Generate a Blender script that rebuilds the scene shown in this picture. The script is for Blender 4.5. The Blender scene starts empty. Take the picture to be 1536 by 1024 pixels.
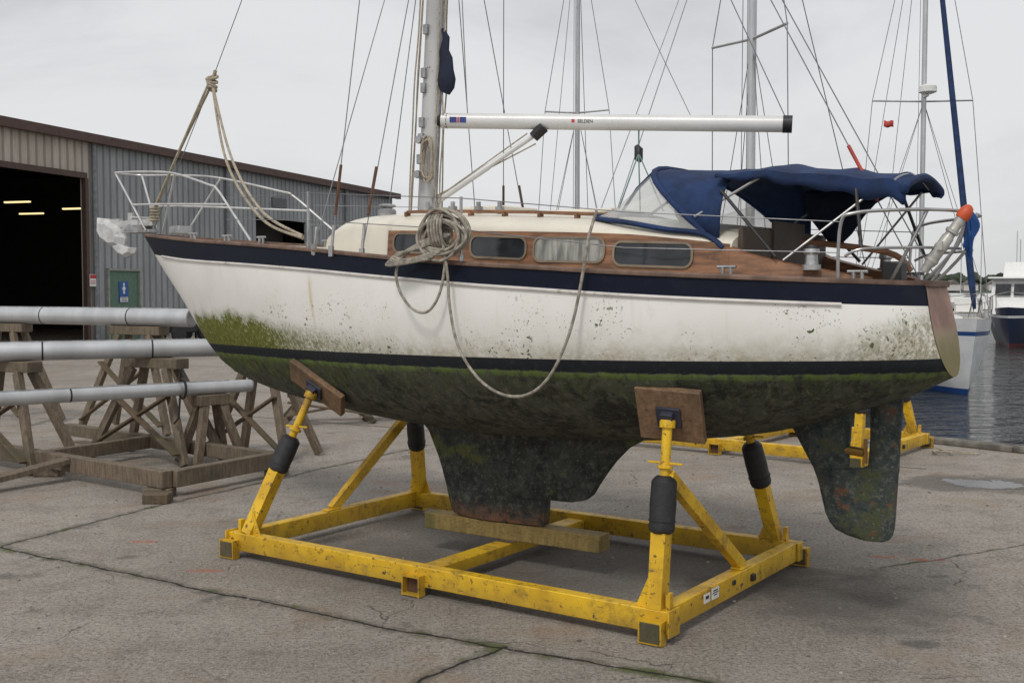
import bpy, bmesh, math, random
from mathutils import Vector, Matrix
random.seed(7)
sc = bpy.context.scene
COL = sc.collection
rad = math.radians

# ---------------------------------------------------------------- shader helper
class S:
    def __init__(s, name, world=False):
        if world:
            s.m = bpy.data.worlds.new(name); s.m.use_nodes = True
            s.nt = s.m.node_tree; s.b = s.nt.nodes['Background']
        else:
            s.m = bpy.data.materials.new(name); s.m.use_nodes = True
            s.nt = s.m.node_tree; s.b = s.nt.nodes['Principled BSDF']
        s.tc = None
    def n(s, t): return s.nt.nodes.new(t)
    def set(s, sock, v):
        if v is None: return
        if isinstance(v, bpy.types.NodeSocket): s.nt.links.new(v, sock)
        elif isinstance(v, (tuple, list)):
            if sock.type == 'RGBA' and len(v) == 3: v = (*v, 1)
            sock.default_value = v
        elif sock.type in ('RGBA',): sock.default_value = (v, v, v, 1)
        elif sock.type == 'VECTOR': sock.default_value = (v, v, v)
        else: sock.default_value = v
    def co(s, k='Object'):
        if s.tc is None: s.tc = s.n('ShaderNodeTexCoord')
        return s.tc.outputs[k]
    def M(s, op, a, b=None, c=None, clamp=False):
        x = s.n('ShaderNodeMath'); x.operation = op; x.use_clamp = clamp
        s.set(x.inputs[0], a); s.set(x.inputs[1], b)
        if c is not None: s.set(x.inputs[2], c)
        return x.outputs[0]
    def sep(s, v):
        x = s.n('ShaderNodeSeparateXYZ'); s.set(x.inputs[0], v); return x.outputs
    def scl(s, v, k):
        x = s.n('ShaderNodeVectorMath'); x.operation = 'MULTIPLY'; s.set(x.inputs[0], v); s.set(x.inputs[1], k); return x.outputs[0]
    def noise(s, sc_, det=4, vec=None, rough=.55, k=None, dist=0):
        x = s.n('ShaderNodeTexNoise'); v = vec if vec is not None else s.co()
        if k: v = s.scl(v, k)
        s.set(x.inputs['Vector'], v); x.inputs['Scale'].default_value = sc_
        x.inputs['Detail'].default_value = det; x.inputs['Roughness'].default_value = rough
        x.inputs['Distortion'].default_value = dist
        return x.outputs['Fac']
    def step(s, v, a, b):
        x = s.n('ShaderNodeMapRange'); x.interpolation_type = 'SMOOTHSTEP'
        s.set(x.inputs[0], v); s.set(x.inputs[1], a); s.set(x.inputs[2], b)
        return x.outputs[0]
    def mix(s, f, a, b, mode='MIX'):
        x = s.n('ShaderNodeMix'); x.data_type = 'RGBA'; x.blend_type = mode
        s.set(x.inputs[0], f); s.set(x.inputs[6], a); s.set(x.inputs[7], b)
        return x.outputs[2]
    def attr(s, nm):
        x = s.n('ShaderNodeAttribute'); x.attribute_name = nm; return x.outputs['Fac']
    def bump(s, h, st=.3, d=.01):
        x = s.n('ShaderNodeBump'); x.inputs['Strength'].default_value = st; x.inputs['Distance'].default_value = d
        s.set(x.inputs['Height'], h); s.nt.links.new(x.outputs[0], s.b.inputs['Normal'])
    def out(s, col=None, rough=None, metal=None):
        s.set(s.b.inputs['Base Color'], col); s.set(s.b.inputs['Roughness'], rough); s.set(s.b.inputs['Metallic'], metal)
        return s.m

def mul(c, k): return tuple(x * k for x in c)
PMC = {}
def pm(name, c=None, r=.6, metal=0, var=.25, scale=6, bump=.15, bscale=70, k=None, dirt=None, dth=(.55, .75), dscale=9, rvar=.15):
    if name in PMC: return PMC[name]
    s = S(name)
    n1 = s.noise(scale, 5, k=k)
    col = s.mix(s.step(n1, .3, .7), mul(c, 1 - var), mul(c, 1 + var * .5))
    if dirt:
        n2 = s.noise(dscale, 8, rough=.7)
        col = s.mix(s.step(n2, *dth), col, dirt)
    n3 = s.noise(bscale, 3, k=k)
    ro = s.M('ADD', s.M('MULTIPLY', s.M('SUBTRACT', n3, .5), rvar * 2), r)
    if bump: s.bump(n3, bump, .004)
    PMC[name] = s.out(col, ro, metal)
    return PMC[name]

# ---------------------------------------------------------------- mesh helper
def vperp(d, up=Vector((0, 0, 1))):
    d = d.normalized()
    if abs(d.dot(up)) > .98: up = Vector((1, 0, 0))
    a = d.cross(up).normalized(); return a, a.cross(d).normalized()

class MB:
    def __init__(s): s.v = []; s.f = []; s.a = {}
    def add(s, vs, fs):
        o = len(s.v); s.v += [tuple(x) for x in vs]; s.f += [tuple(i + o for i in f) for f in fs]; return s
    def box(s, c, sz, R=None):
        vs = []
        for i in (-.5, .5):
            for j in (-.5, .5):
                for k in (-.5, .5):
                    p = Vector((i * sz[0], j * sz[1], k * sz[2]))
                    if R is not None: p = R @ p
                    vs.append(p + Vector(c))
        return s.add(vs, [(0, 1, 3, 2), (4, 6, 7, 5), (0, 4, 5, 1), (2, 3, 7, 6), (0, 2, 6, 4), (1, 5, 7, 3)])
    def beam(s, p0, p1, w, h=None, up=(0, 0, 1)):
        h = h or w; p0 = Vector(p0); p1 = Vector(p1); a, b = vperp(p1 - p0, Vector(up))
        vs = []
        for p in (p0, p1):
            for i, j in ((-1, -1), (1, -1), (1, 1), (-1, 1)): vs.append(p + a * w / 2 * i + b * h / 2 * j)
        return s.add(vs, [(0, 1, 2, 3), (7, 6, 5, 4), (0, 4, 5, 1), (1, 5, 6, 2), (2, 6, 7, 3), (3, 7, 4, 0)])
    def tube(s, pts, r, n=8, closed=False, flat=1.0, up=(0, 0, 1)):
        pts = [Vector(p) for p in pts]; rr = r if isinstance(r, (list, tuple)) else [r] * len(pts)
        vs = []; fs = []; L = len(pts); pa = None
        for i, p in enumerate(pts):
            if closed: d = pts[(i + 1) % L] - pts[i - 1]
            else: d = pts[min(i + 1, L - 1)] - pts[max(i - 1, 0)]
            if d.length < 1e-9: d = Vector((0, 0, 1))
            d.normalize()
            if pa is None: a, b = vperp(d, Vector(up))
            else:
                a = pa - d * pa.dot(d)
                if a.length < 1e-6: a, b = vperp(d)
                a.normalize(); b = a.cross(d)
            pa = a
            for k in range(n):
                t = 2 * math.pi * k / n; vs.append(p + (a * math.cos(t) * flat + b * math.sin(t)) * rr[i])
        for i in range(L - (0 if closed else 1)):
            j = (i + 1) % L
            for k in range(n): fs.append((i * n + k, i * n + (k + 1) % n, j * n + (k + 1) % n, j * n + k))
        if not closed: fs += [tuple(range(n))[::-1], tuple((L - 1) * n + k for k in range(n))]
        return s.add(vs, fs)
    def grid(s, rows):
        n = len(rows[0]); vs = [p for r in rows for p in r]; fs = []
        for i in range(len(rows) - 1):
            for j in range(n - 1): fs.append((i * n + j, i * n + j + 1, (i + 1) * n + j + 1, (i + 1) * n + j))
        return s.add(vs, fs)
    def poly(s, pts): return s.add(pts, [tuple(range(len(pts)))])
    def prism(s, pts, d):
        n = len(pts); d = Vector(d); a = [Vector(p) for p in pts]
        return s.add(a + [p + d for p in a], [tuple(range(n))[::-1], tuple(range(n, 2 * n))] + [(i, (i + 1) % n, n + (i + 1) % n, n + i) for i in range(n)])
    def ball(s, c, r, sz=(1, 1, 1), n=12, m=8, ph=(0, math.pi)):
        rows = []
        for i in range(m + 1):
            t = ph[0] + (ph[1] - ph[0]) * i / m
            rows.append([(c[0] + r * sz[0] * math.sin(t) * math.cos(2 * math.pi * k / n), c[1] + r * sz[1] * math.sin(t) * math.sin(2 * math.pi * k / n), c[2] + r * sz[2] * math.cos(t)) for k in range(n + 1)])
        return s.grid(rows)

def mk(name, mb, mat, parent=None, mw=None, label=None, cat=None, group=None, kind=None, bevel=0, smooth=True, ang=.6, solid=0):
    me = bpy.data.meshes.new(name); me.from_pydata(mb.v, [], mb.f)
    bm = bmesh.new(); bm.from_mesh(me)
    if not mb.a: bmesh.ops.remove_doubles(bm, verts=bm.verts, dist=1e-5)
    bmesh.ops.recalc_face_normals(bm, faces=bm.faces); bm.to_mesh(me); bm.free()
    for k, vals in mb.a.items():
        at = me.attributes.new(k, 'FLOAT', 'POINT'); at.data.foreach_set('value', vals)
    me.polygons.foreach_set('use_smooth', [smooth] * len(me.polygons))
    if smooth: me.set_sharp_from_angle(angle=ang)
    me.materials.append(mat)
    o = bpy.data.objects.new(name, me); COL.objects.link(o)
    if parent: o.parent = parent
    elif mw is not None: o.matrix_world = mw
    if solid:
        md = o.modifiers.new('s', 'SOLIDIFY'); md.thickness = solid
    if bevel:
        md = o.modifiers.new('b', 'BEVEL'); md.width = bevel; md.segments = 2; md.limit_method = 'ANGLE'
    tag(o, label, cat, group, kind)
    return o
def mks(name, mb, mat, parent=None, key=None, **kw):
    """one object per connected piece (or per cluster of pieces given by key(centre))"""
    par = list(range(len(mb.v)))
    def fd(i):
        while par[i] != i: par[i] = par[par[i]]; i = par[i]
        return i
    for f in mb.f:
        for a in f[1:]: par[fd(a)] = fd(f[0])
    comp = {}
    for i in range(len(mb.v)): comp.setdefault(fd(i), []).append(i)
    cl = {}
    for r, idx in comp.items():
        c = sum((Vector(mb.v[i]) for i in idx), Vector())/len(idx)
        cl.setdefault(key(c) if key else r, set()).update(idx)
    out = []
    for k, ids in cl.items():
        mp = {}; m = MB()
        for i in sorted(ids): mp[i] = len(m.v); m.v.append(mb.v[i])
        m.f = [tuple(mp[i] for i in f) for f in mb.f if f[0] in mp]
        out.append(mk(name, m, mat, parent, **kw))
    return out
SY = lambda c: c.y > 0
def tag(o, label=None, cat=None, group=None, kind=None):
    if label: o['label'] = label
    if cat: o['category'] = cat
    if group: o['group'] = group
    if kind: o['kind'] = kind
def empty(name, mw, label, cat, group=None):
    o = bpy.data.objects.new(name, None); COL.objects.link(o); o.matrix_world = mw; o.empty_display_size = .2
    tag(o, label, cat, group); return o
def fr(x, y, z, deg): return Matrix.Translation((x, y, z)) @ Matrix.Rotation(rad(deg), 4, 'Z')
def copy_thing(root, mw, label=None):
    n = root.copy(); COL.objects.link(n); n.matrix_world = mw
    if label: n['label'] = label
    def rec(a, b):
        for c in a.children:
            d = c.copy(); COL.objects.link(d); d.parent = b; d.matrix_parent_inverse = c.matrix_parent_inverse.copy(); rec(c, d)
    rec(root, n); return n

def crv(tab, x):
    t = sorted(tab); n = len(t)
    if x <= t[0][0]: return t[0][1]
    if x >= t[-1][0]: return t[-1][1]
    for i in range(n - 1):
        if t[i][0] <= x <= t[i + 1][0]: break
    x0, y0 = t[i]; x1, y1 = t[i + 1]; h = x1 - x0; u = (x - x0) / h
    def sl(j):
        if j == 0: return (t[1][1] - t[0][1]) / (t[1][0] - t[0][0])
        if j == n - 1: return (t[-1][1] - t[-2][1]) / (t[-1][0] - t[-2][0])
        return (t[j + 1][1] - t[j - 1][1]) / (t[j + 1][0] - t[j - 1][0])
    m0 = sl(i) * h; m1 = sl(i + 1) * h
    return (2*u**3-3*u*u+1)*y0 + (u**3-2*u*u+u)*m0 + (-2*u**3+3*u*u)*y1 + (u**3-u*u)*m1
def spline(P, n=8):
    P = [Vector(p) for p in P]; out = []
    for i in range(len(P) - 1):
        a = P[max(i - 1, 0)]; b = P[i]; c = P[i + 1]; d = P[min(i + 2, len(P) - 1)]
        for k in range(n):
            t = k / n
            out.append(.5 * ((2 * b) + (c - a) * t + (2*a - 5*b + 4*c - d) * t*t + (-a + 3*b - 3*c + d) * t**3))
    out.append(P[-1]); return out

# ---------------------------------------------------------------- materials
def M_yellow():
    s = S('yellow_paint')
    n = s.noise(3, 6); base = s.mix(s.step(n, .3, .7), (.52, .30, .010), (.74, .46, .016))
    n2 = s.noise(22, 10, rough=.75); base = s.mix(s.step(n2, .58, .62), base, (.07, .035, .02))
    n4 = s.noise(5, 8, rough=.7); base = s.mix(s.M('MULTIPLY', s.step(n4, .5, .70), .65), base, (.13, .08, .025))
    n5 = s.noise(40, 5, k=(.3, 1, 1), rough=.7); base = s.mix(s.M('MULTIPLY', s.step(n5, .60, .66), .7), base, (.10, .07, .045))
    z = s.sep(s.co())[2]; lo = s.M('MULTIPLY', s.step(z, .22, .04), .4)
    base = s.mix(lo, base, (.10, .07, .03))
    s.bump(n2, .3, .003)
    return s.out(base, s.M('ADD', s.M('MULTIPLY', n4, .4), .32))
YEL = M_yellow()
def M_wood(name, c, c2, dirt=None, r=.75):
    s = S(name)
    n = s.noise(5, 6, k=(6, 6, 1.2)); n2 = s.noise(30, 4, k=(1, 3, 3)); n3 = s.noise(2.2, 5)
    col = s.mix(s.step(n, .3, .7), c, c2); col = s.mix(s.M('MULTIPLY', s.step(n2, .5, .75), .75), col, mul(c, .28))
    if dirt: col = s.mix(s.M('MULTIPLY', s.step(n3, .45, .7), .7), col, dirt)
    s.bump(n2, .5, .004); return s.out(col, r)
WOODG = M_wood('weathered_timber', (.105, .078, .053), (.19, .145, .10), (.07, .065, .040))
WOODD = M_wood('dark_timber', (.085, .058, .034), (.14, .098, .058), (.055, .057, .026))
WOODP = M_wood('pad_plywood', (.15, .09, .05), (.24, .145, .08), (.075, .052, .032))
WOODM = M_wood('mossy_keel_timber', (.17, .115, .035), (.25, .18, .055), (.08, .075, .022))
WOODF = M_wood('foot_timber', (.06, .048, .025), (.10, .08, .04), (.04, .045, .02))
TEAK = pm('varnished_teak', (.23, .108, .052), .5, var=.5, scale=5, k=(1, 1, 6), dirt=(.10, .056, .034), bump=.1)
TEAKR = pm('weathered_teak_rail', (.155, .094, .066), .65, var=.45, scale=7, dirt=(.085, .063, .05))
CREAM = pm('cream_gelcoat', (.68, .64, .54), .4, var=.08, scale=3, dirt=(.40, .36, .28), dth=(.58, .85), bump=.03)
STEEL = pm('stainless_tube', (.42, .42, .42), .35, metal=.8, var=.3, bump=0)
WIRE = pm('rigging_wire', (.20, .20, .21), .45, metal=.5, var=.2, bump=0)
ALU = pm('anodised_aluminium', (.50, .51, .52), .42, metal=.5, var=.15, scale=3, k=(1, 1, .3), dirt=(.26, .26, .26), dth=(.6, .8), bump=.03)
ALUW = pm('white_spar', (.62, .62, .61), .38, metal=.1, var=.08, scale=3, dirt=(.38, .37, .34), dth=(.6, .85), bump=.02)
ROPE = pm('beige_rope', (.38, .33, .25), .9, var=.3, scale=30, bscale=260, bump=.9)
ROPEG = pm('grey_rope', (.33, .30, .25), .9, var=.45, scale=25, bscale=240, bump=.9)
RUBBER = pm('black_foam_sleeve', (.018, .018, .02), .55, var=.3, scale=20, bscale=90, bump=.8, dirt=(.05, .05, .045), dth=(.6, .8))
BLACK = pm('black_fitting', (.015, .015, .016), .5, bump=.1)
BLUE = pm('navy_canvas', (.009, .028, .090), .9, var=.4, scale=5, bscale=30, bump=.5, dirt=(.022, .045, .11), dth=(.6, .85))
NAVYD = pm('dark_navy_canvas', (.008, .014, .035), .85, bump=.3)
RED = pm('faded_red', (.45, .05, .03), .6)
ORANGE = pm('orange_cap', (.58, .085, .02), .5)
GLASSD = pm('smoked_window', (.02, .024, .028), .12, var=.6, scale=4, bump=0, rvar=.05)
GLASSC = pm('curtained_window', (.27, .27, .24), .15, var=.6, scale=9, bump=0, k=(3, 1, .5), rvar=.05)
RUST = pm('rusty_brown_steel', (.11, .05, .028), .8, var=.4, dirt=(.05, .03, .02))
WHITE = pm('white_plastic', (.72, .72, .70), .4, var=.06, bump=.02)
GALV = pm('galvanised', (.36, .37, .38), .55, metal=.4, var=.4, scale=12, dirt=(.18, .17, .15), dth=(.45, .75))
ANCM = pm('dull_zinc', (.50, .50, .49), .7, metal=0, var=.25, scale=8, dirt=(.28, .26, .23), dth=(.55, .75))

# ---------------------------------------------------------------- MAIN BOAT
BX, BY, BA = -.015, 8.886, 145.09
BF = fr(BX, BY, 0, BA)
SHZ = [(4.56,2.735),(3.2,2.63),(2.1,2.56),(1.2,2.495),(.1,2.405),(-.55,2.36),(-1.1,2.33),(-1.6,2.30),(-2.0,2.28),(-2.5,2.258),(-3.1,2.232),(-3.45,2.215)]
SHB = [(4.56,0.02),(4.3,.13),(3.8,.32),(3.1,.56),(2.1,.84),(1.2,1.04),(.1,1.22),(-.55,1.28),(-1.1,1.30),(-1.6,1.26),(-2.0,1.18),(-2.5,1.0),(-2.8,.82),(-3.0,.65),(-3.12,.50),(-3.20,.37),(-3.25,.24)]
KZ = [(4.56,2.72),(4.27,2.38),(3.92,2.02),(3.55,1.61),(3.29,1.42),(2.79,1.27),(2.1,1.16),(1.45,1.10),(.86,1.06),(0,1.035),(-1,1.07),(-1.7,1.13),(-2.36,1.25),(-3.0,1.49),(-3.25,1.64)]
def sz(x): return crv(SHZ, x)
def sb(x): return crv(SHB, x)
def kz(x): return crv(KZ, x)
def mn(x):
    t = min(max((x - .6) / 3.2, 0), 1); t = t*t*(3-2*t)
    a = min(max((-x - 2.0) / 1.3, 0), 1)
    return (2.7*(1-t)+1.7*t)*(1-a)+3.0*a, (1.9*(1-t)+1.15*t)*(1-a)+2.1*a
def bulge(x):
    a = min(max((-x - 2.3) / .9, 0), 1); return .08*a*a
def hy(x, d):
    m, n = mn(x)
    if d >= 1: return 0
    d = max(d, 0)
    return (sb(x)+bulge(x)*math.sin(min(d*1.9, math.pi/2)))*(1 - d**m)**(1/n)
def hully(x, z): return hy(x, (sz(x) - z) / max(sz(x) - kz(x), 1e-4))
def offx(x): return .142 + .05*min(max(x/3.5, 0), 1)
def wlz(x): return 1.632 - .016*x
def rake(x, z):
    f = min(max((-x-2.5)/.76, 0), 1); return x - .22*(sz(x)-z)*f*f
XE = -3.25
xs = [4.56, 4.5, 4.42, 4.32, 4.2, 4.08, 3.95, 3.82, 3.7, 3.55, 3.4, 3.2] + [3.0 - i*.15 for i in range(41)] + [-3.06, -3.12, -3.17, -3.21, XE]
hb = MB(); A1 = []; A2 = []; NR = 40
rows = []
for x in xs:
    m, n = mn(x); half = []
    for j in range(NR + 1):
        q = max(math.sin(math.pi/2*j/NR), 0)**(2/m)
        if j == NR: q = 1
        y = hy(x, q); z = sz(x)-(sz(x)-kz(x))*q
        half.append((y, z))
    r = [(rake(x, z), y, z) for y, z in half] + [(rake(x, z), -y, z) for y, z in half[::-1][1:]]
    rows.append(r)
    for _, y, z in r: A1.append((sz(x)-z)/offx(x)); A2.append(z-wlz(x))
hb.grid(rows); hb.a = {'navy': A1, 'wlh': A2}

def M_hull():
    s = S('weathered_hull')
    o = s.co(); x, y, z = s.sep(o)[0:3]
    nv = s.attr('navy'); wl = s.attr('wlh')
    n1 = s.noise(2.0, 6); n2 = s.noise(9, 8, rough=.7); st = s.noise(7, 5, k=(3, 1, .22)); nf = s.noise(30, 6, rough=.75)
    col = s.mix(s.step(n1, .3, .75), (.83, .82, .78), (.76, .745, .70))
    col = s.mix(s.M('MULTIPLY', s.step(st, .55, .8), .20), col, (.42, .38, .30))
    col = s.mix(s.M('MULTIPLY', s.step(n2, .58, .75), .22), col, (.45, .42, .36))
    low = s.step(wl, .34, .05)
    col = s.mix(s.M('MULTIPLY', s.M('MULTIPLY', low, s.step(n2, .34, .66)), .50), col, (.40, .33, .17))
    bow = s.M('MULTIPLY', s.step(x, -.4, 3.1), s.step(x, 3.85, 3.45)); stn = s.step(x, -2.75, -3.35)
    bow2 = s.M('MULTIPLY', s.step(x, 1.3, 2.3), s.step(x, 3.85, 3.45))
    H_ = s.M('ADD', s.M('MULTIPLY', bow, .24), s.M('ADD', s.M('MULTIPLY', stn, .26), .04))
    H_ = s.M('MULTIPLY', H_, s.M('ADD', s.M('MULTIPLY', s.noise(3.2, 4), 1.0), .45))
    al = s.step(s.M('SUBTRACT', s.M('ADD', H_, .085), wl), -.10, .09)
    al = s.M('MULTIPLY', al, s.M('ADD', s.step(nf, .30, .60), s.M('MULTIPLY', bow2, .50)), clamp=True)
    al = s.M('MULTIPLY', al, s.M('ADD', .42, s.M('MULTIPLY', s.M('ADD', s.M('MULTIPLY', bow, 1.3), s.M('MULTIPLY', stn, .45)), .60)), clamp=True)
    acol = s.mix(s.step(nf, .35, .65), (.20, .195, .018), (.070, .098, .010))
    acol = s.mix(stn, acol, s.mix(s.step(nf, .4, .6), (.30, .23, .060), (.105, .10, .022)))
    col = s.mix(al, col, acol)
    sp = s.noise(26, 3, rough=.6); spr = s.noise(2.1, 3, dist=.6); sp2 = s.noise(60, 2)
    sm = s.M('MAXIMUM', s.M('MULTIPLY', s.step(sp, .615, .64), s.step(spr, .49, .58)), s.M('MULTIPLY', s.step(sp2, .66, .68), s.step(spr, .40, .55)))
    spm = s.M('MULTIPLY', sm, s.M('MULTIPLY', s.step(wl, .60, .3), s.step(x, 2.2, 1.6)))
    col = s.mix(spm, col, s.mix(s.step(n2, .45, .55), (.050, .085, .012), (.09, .095, .04)))
    rs = s.M('MULTIPLY', s.M('MULTIPLY', s.step(s.M('ABSOLUTE', s.M('SUBTRACT', x, s.M('MULTIPLY_ADD', n1, .04, 1.15))), .035, .0), s.step(nv, 1.1, 1.8)), s.step(wl, .15, .5))
    col = s.mix(s.M('MULTIPLY', rs, .5), col, (.50, .33, .08))
    navy = s.mix(s.step(n2, .5, .8), (.004, .007, .018), (.012, .016, .030))
    navm = s.step(nv, 1.01, .99)
    col = s.mix(navm, col, navy)
    # antifouling: blotchy black-green with scraped, slimy and chalky areas
    n3 = s.noise(4.0, 9, rough=.75, dist=.7); n5 = s.noise(16, 8, rough=.75); n6 = s.noise(7, 6, k=(2.2, 1, .35), rough=.65); n7 = s.noise(55, 4, rough=.7)
    n8 = s.noise(2.2, 7, rough=.7, dist=.8); n9 = s.noise(30, 5, k=(.35, 1, 1.6), rough=.7)
    af = s.mix(s.step(n3, .38, .58), (.014, .017, .015), (.064, .070, .052))
    af = s.mix(s.M('MULTIPLY', s.step(n5, .48, .60), .65), af, (.13, .125, .085))
    bw = s.step(x, -.2, 2.6)
    gr = s.M('MULTIPLY', s.step(s.M('ADD', n6, s.M('MULTIPLY', wl, .75)), .28, .52), s.M('ADD', s.M('MULTIPLY', bw, .75), .32), clamp=True)
    af = s.mix(s.M('MULTIPLY', gr, .85), af, s.mix(s.step(n5, .40, .58), (.125, .155, .018), (.030, .044, .012)))
    af = s.mix(s.M('MULTIPLY', s.step(n6, .58, .70), .6), af, (.19, .18, .14))
    af = s.mix(s.M('MULTIPLY', s.M('MULTIPLY', s.step(n8, .54, .62), s.step(x, 2.4, .8)), .75), af, (.013, .015, .014))
    af = s.mix(s.M('MULTIPLY', s.step(n9, .62, .68), .45), af, (.20, .18, .13))
    af = s.mix(s.M('MULTIPLY', s.step(n7, .62, .68), .5), af, (.22, .21, .17))
    af = s.mix(s.M('MULTIPLY', s.step(n5, .43, .35), .8), af, (.008, .010, .009))
    boot = s.mix(s.step(n5, .5, .7), (.005, .008, .013), (.020, .024, .022))
    blw = s.M('ADD', wl, s.M('ADD', s.M('MULTIPLY', s.M('SUBTRACT', n5, .5), .03), s.M('MULTIPLY', s.M('SUBTRACT', n2, .5), .045)))
    under = s.mix(s.step(blw, -.004, .004), af, boot)
    under = s.mix(s.M('MULTIPLY', s.M('MULTIPLY', s.step(s.M('ABSOLUTE', s.M('ADD', blw, .022)), .026, .006), s.step(n6, .35, .55)), .75), under, (.11, .165, .03))
    col = s.mix(s.step(wl, .080, .083), under, col)
    ro = s.M('ADD', s.M('MULTIPLY', s.step(wl, .0, .1), -.43), .88)
    ro = s.M('ADD', ro, s.M('MULTIPLY', al, .3), clamp=True); ro = s.M('ADD', ro, s.M('MULTIPLY', navm, .08))
    s.set(s.b.inputs['Specular IOR Level'], s.M('SUBTRACT', .5, s.M('MULTIPLY', navm, .32)))
    s.bump(s.M('MULTIPLY', n5, s.M('ADD', s.M('MULTIPLY', s.step(wl, .0, -.02), 1.0), .03)), .6, .014)
    return s.out(col, ro)
HULL = M_hull()
boat = empty('sailboat', BF, 'weathered white sailboat with navy stripe, propped on a yellow cradle', 'sailboat')
hull = mk('hull', hb, HULL, boat, ang=1.2, label='white hull with navy sheer stripe and algae below')
s = S('transom_paint'); nn = s.noise(5, 7); zz = s.sep(s.co())[2]
c0 = s.mix(s.step(nn, .35, .65), (.36, .22, .175), (.25, .155, .12)); c0 = s.mix(s.step(zz, 1.98, 1.86), c0, (.34, .28, .17))
c0 = s.mix(s.M('MULTIPLY', s.step(s.M('ADD', zz, s.M('MULTIPLY', nn, .25)), 2.10, 1.86), .85), c0, (.15, .13, .04)); TRM = s.out(c0, .65)
tb = MB(); r = rows[-1]
tb.poly([(p[0]-.004, p[1], p[2]) for p in r])
mk('transom', tb, TRM, boat, smooth=False, label='faded pinkish transom')
def foil(rws, T, n=11):
    b = MB(); out = []
    for z, le, te in rws:
        t = T if not isinstance(T, dict) else crv(list(T.items()), z); ring = []
        c = le-te
        for i in range(n+1):
            u = i/n; h = t*min(1, math.sqrt(u*2.6))*(1-.62*max(0, (u-.35)/.65)**1.6)
            ring.append((le-c*u, max(h, .006), z))
        ring = ring + [(p[0], -p[1], p[2]) for p in ring[::-1]]
        out.append(ring + [ring[0]])
    b.grid(out); b.poly(out[0][:-1]); b.poly(out[-1][:-1]); return b
def antifoul(name, a, b_, c, moss, rust, sc_=5):
    s = S(name); o_ = s.co(); x, y, z = s.sep(o_)[0:3]
    n3 = s.noise(sc_, 9, rough=.72, dist=.5); n5 = s.noise(sc_*3.6, 9, rough=.75); n6 = s.noise(3, 4); nf = s.noise(45, 4, rough=.7)
    af = s.mix(s.step(n3, .36, .62), a, b_); af = s.mix(s.M('MULTIPLY', s.step(n5, .5, .62), .7), af, c)
    af = s.mix(s.M('MULTIPLY', s.step(n6, .54, .64), s.step(n5, .38, .55)), af, moss)
    af = s.mix(s.M('MULTIPLY', s.step(nf, .60, .66), .55), af, (.20, .19, .15))
    if rust == 'bottom': f = s.M('MULTIPLY', s.step(s.M('ADD', z, s.M('MULTIPLY', n3, .35)), .66, .48), s.step(n5, .38, .53))
    else: f = s.M('MULTIPLY', s.M('MULTIPLY', s.step(s.noise(9, 4), .58, .66), s.step(n5, .42, .56)), .85)
    af = s.mix(f, af, (.14, .058, .026))
    af = s.mix(s.M('MULTIPLY', s.step(n5, .43, .35), .85), af, (.007, .009, .009))
    s.bump(n5, .8, .02); return s.out(af, .88)
KEELM = antifoul('keel_antifoul', (.014, .016, .015), (.042, .046, .040), (.10, .10, .078), (.080, .095, .025), 'bottom')
RUDM = antifoul('rudder_antifoul', (.018, .030, .032), (.050, .060, .054), (.13, .13, .10), (.060, .068, .03), 'spots', 6)
kr = [(1.16,1.05,-1.42),(1.09,.93,-1.22),(1.0,.83,-1.06),(.9,.78,-.96),(.8,.73,-.88),(.7,.69,-.81),(.62,.665,-.76),(.575,.65,-.70),(.553,.64,-.60),(.548,.64,-.36),(.45,.615,-.355),(.37,.59,-.35),(.338,.56,-.34)]
mk('keel', foil(kr, {1.16:.20, 1.0:.13, .6:.11, .34:.11}), KEELM, boat, label='dark rust-stained fin keel')
kr = [(1.42,-2.2,-2.74),(1.26,-2.33,-2.73),(1.1,-2.42,-2.72),(1.0,-2.48,-2.72)]
mk('skeg', foil(kr, .06), RUDM, boat)
kr = [(1.58,-2.86,-3.07),(1.2,-2.86,-3.05),(1.04,-2.85,-3.045),(1.02,-2.82,-3.045),(.999,-2.482,-3.04),(.9,-2.52,-3.035),(.8,-2.545,-3.03),(.7,-2.57,-3.025),(.64,-2.60,-3.02),(.595,-2.64,-3.01),(.565,-2.72,-2.99),(.548,-2.80,-2.95)]
mk('rudder', foil(kr, {1.6:.045, 1.05:.045, .98:.058, .6:.05, .55:.035}), RUDM, boat, label='weathered spade rudder')
h = MB(); h.tube([(-2.82, 0, 1.12), (-2.70, 0, 1.13)], .03, 10); h.box((-2.83, 0, 1.13), (.02, .03, .16)); mk('propeller_shaft', h, pm('bronze', (.30, .16, .03), .5, metal=.4), boat)
db = MB(); dr = []
for x in xs:
    b = sb(x); dr.append([(x, b*.985*t, sz(x)-.045+.05*(1-t*t)*min(b, 1)) for t in [i/6-1 for i in range(13)]])
db.grid(dr); mk('deck', db, pm('deck_nonskid', (.46, .43, .36), .7, var=.15), boat)
def dz(x): return sz(x)-.045+.03
tb = MB()
for sg in (1, -1):
    rr = []
    for x in xs[1:]:
        b = sb(x); z = sz(x)
        rr.append([(x, sg*(b-.028), z-.04), (x, sg*(b-.028), z+.010), (x, sg*(b+.005), z+.010), (x, sg*(b+.014), z-.002), (x, sg*(b+.014), z-.018), (x, sg*(b+.003), z-.022)])
    tb.grid(rr)
b = sb(XE)
mks('toe_rail', tb, TEAKR, boat, ang=.5)
h = MB(); h.beam((XE-.005, b+.01, sz(XE)-.008), (XE-.005, -b-.01, sz(XE)-.008), .045, .04); mk('stern_rail_cap', h, TEAKR, boat, bevel=.005)
tb = MB()
for sg in (1, -1):
    pts = []
    for i in range(60):
        x = 4.02-(4.02+2.90)*i/59; z = sz(x)-offx(x)-.004; pts.append((rake(x, z), sg*(hully(x, z)+.004), z))
    tb.tube(pts, .0125, 8)
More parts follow.
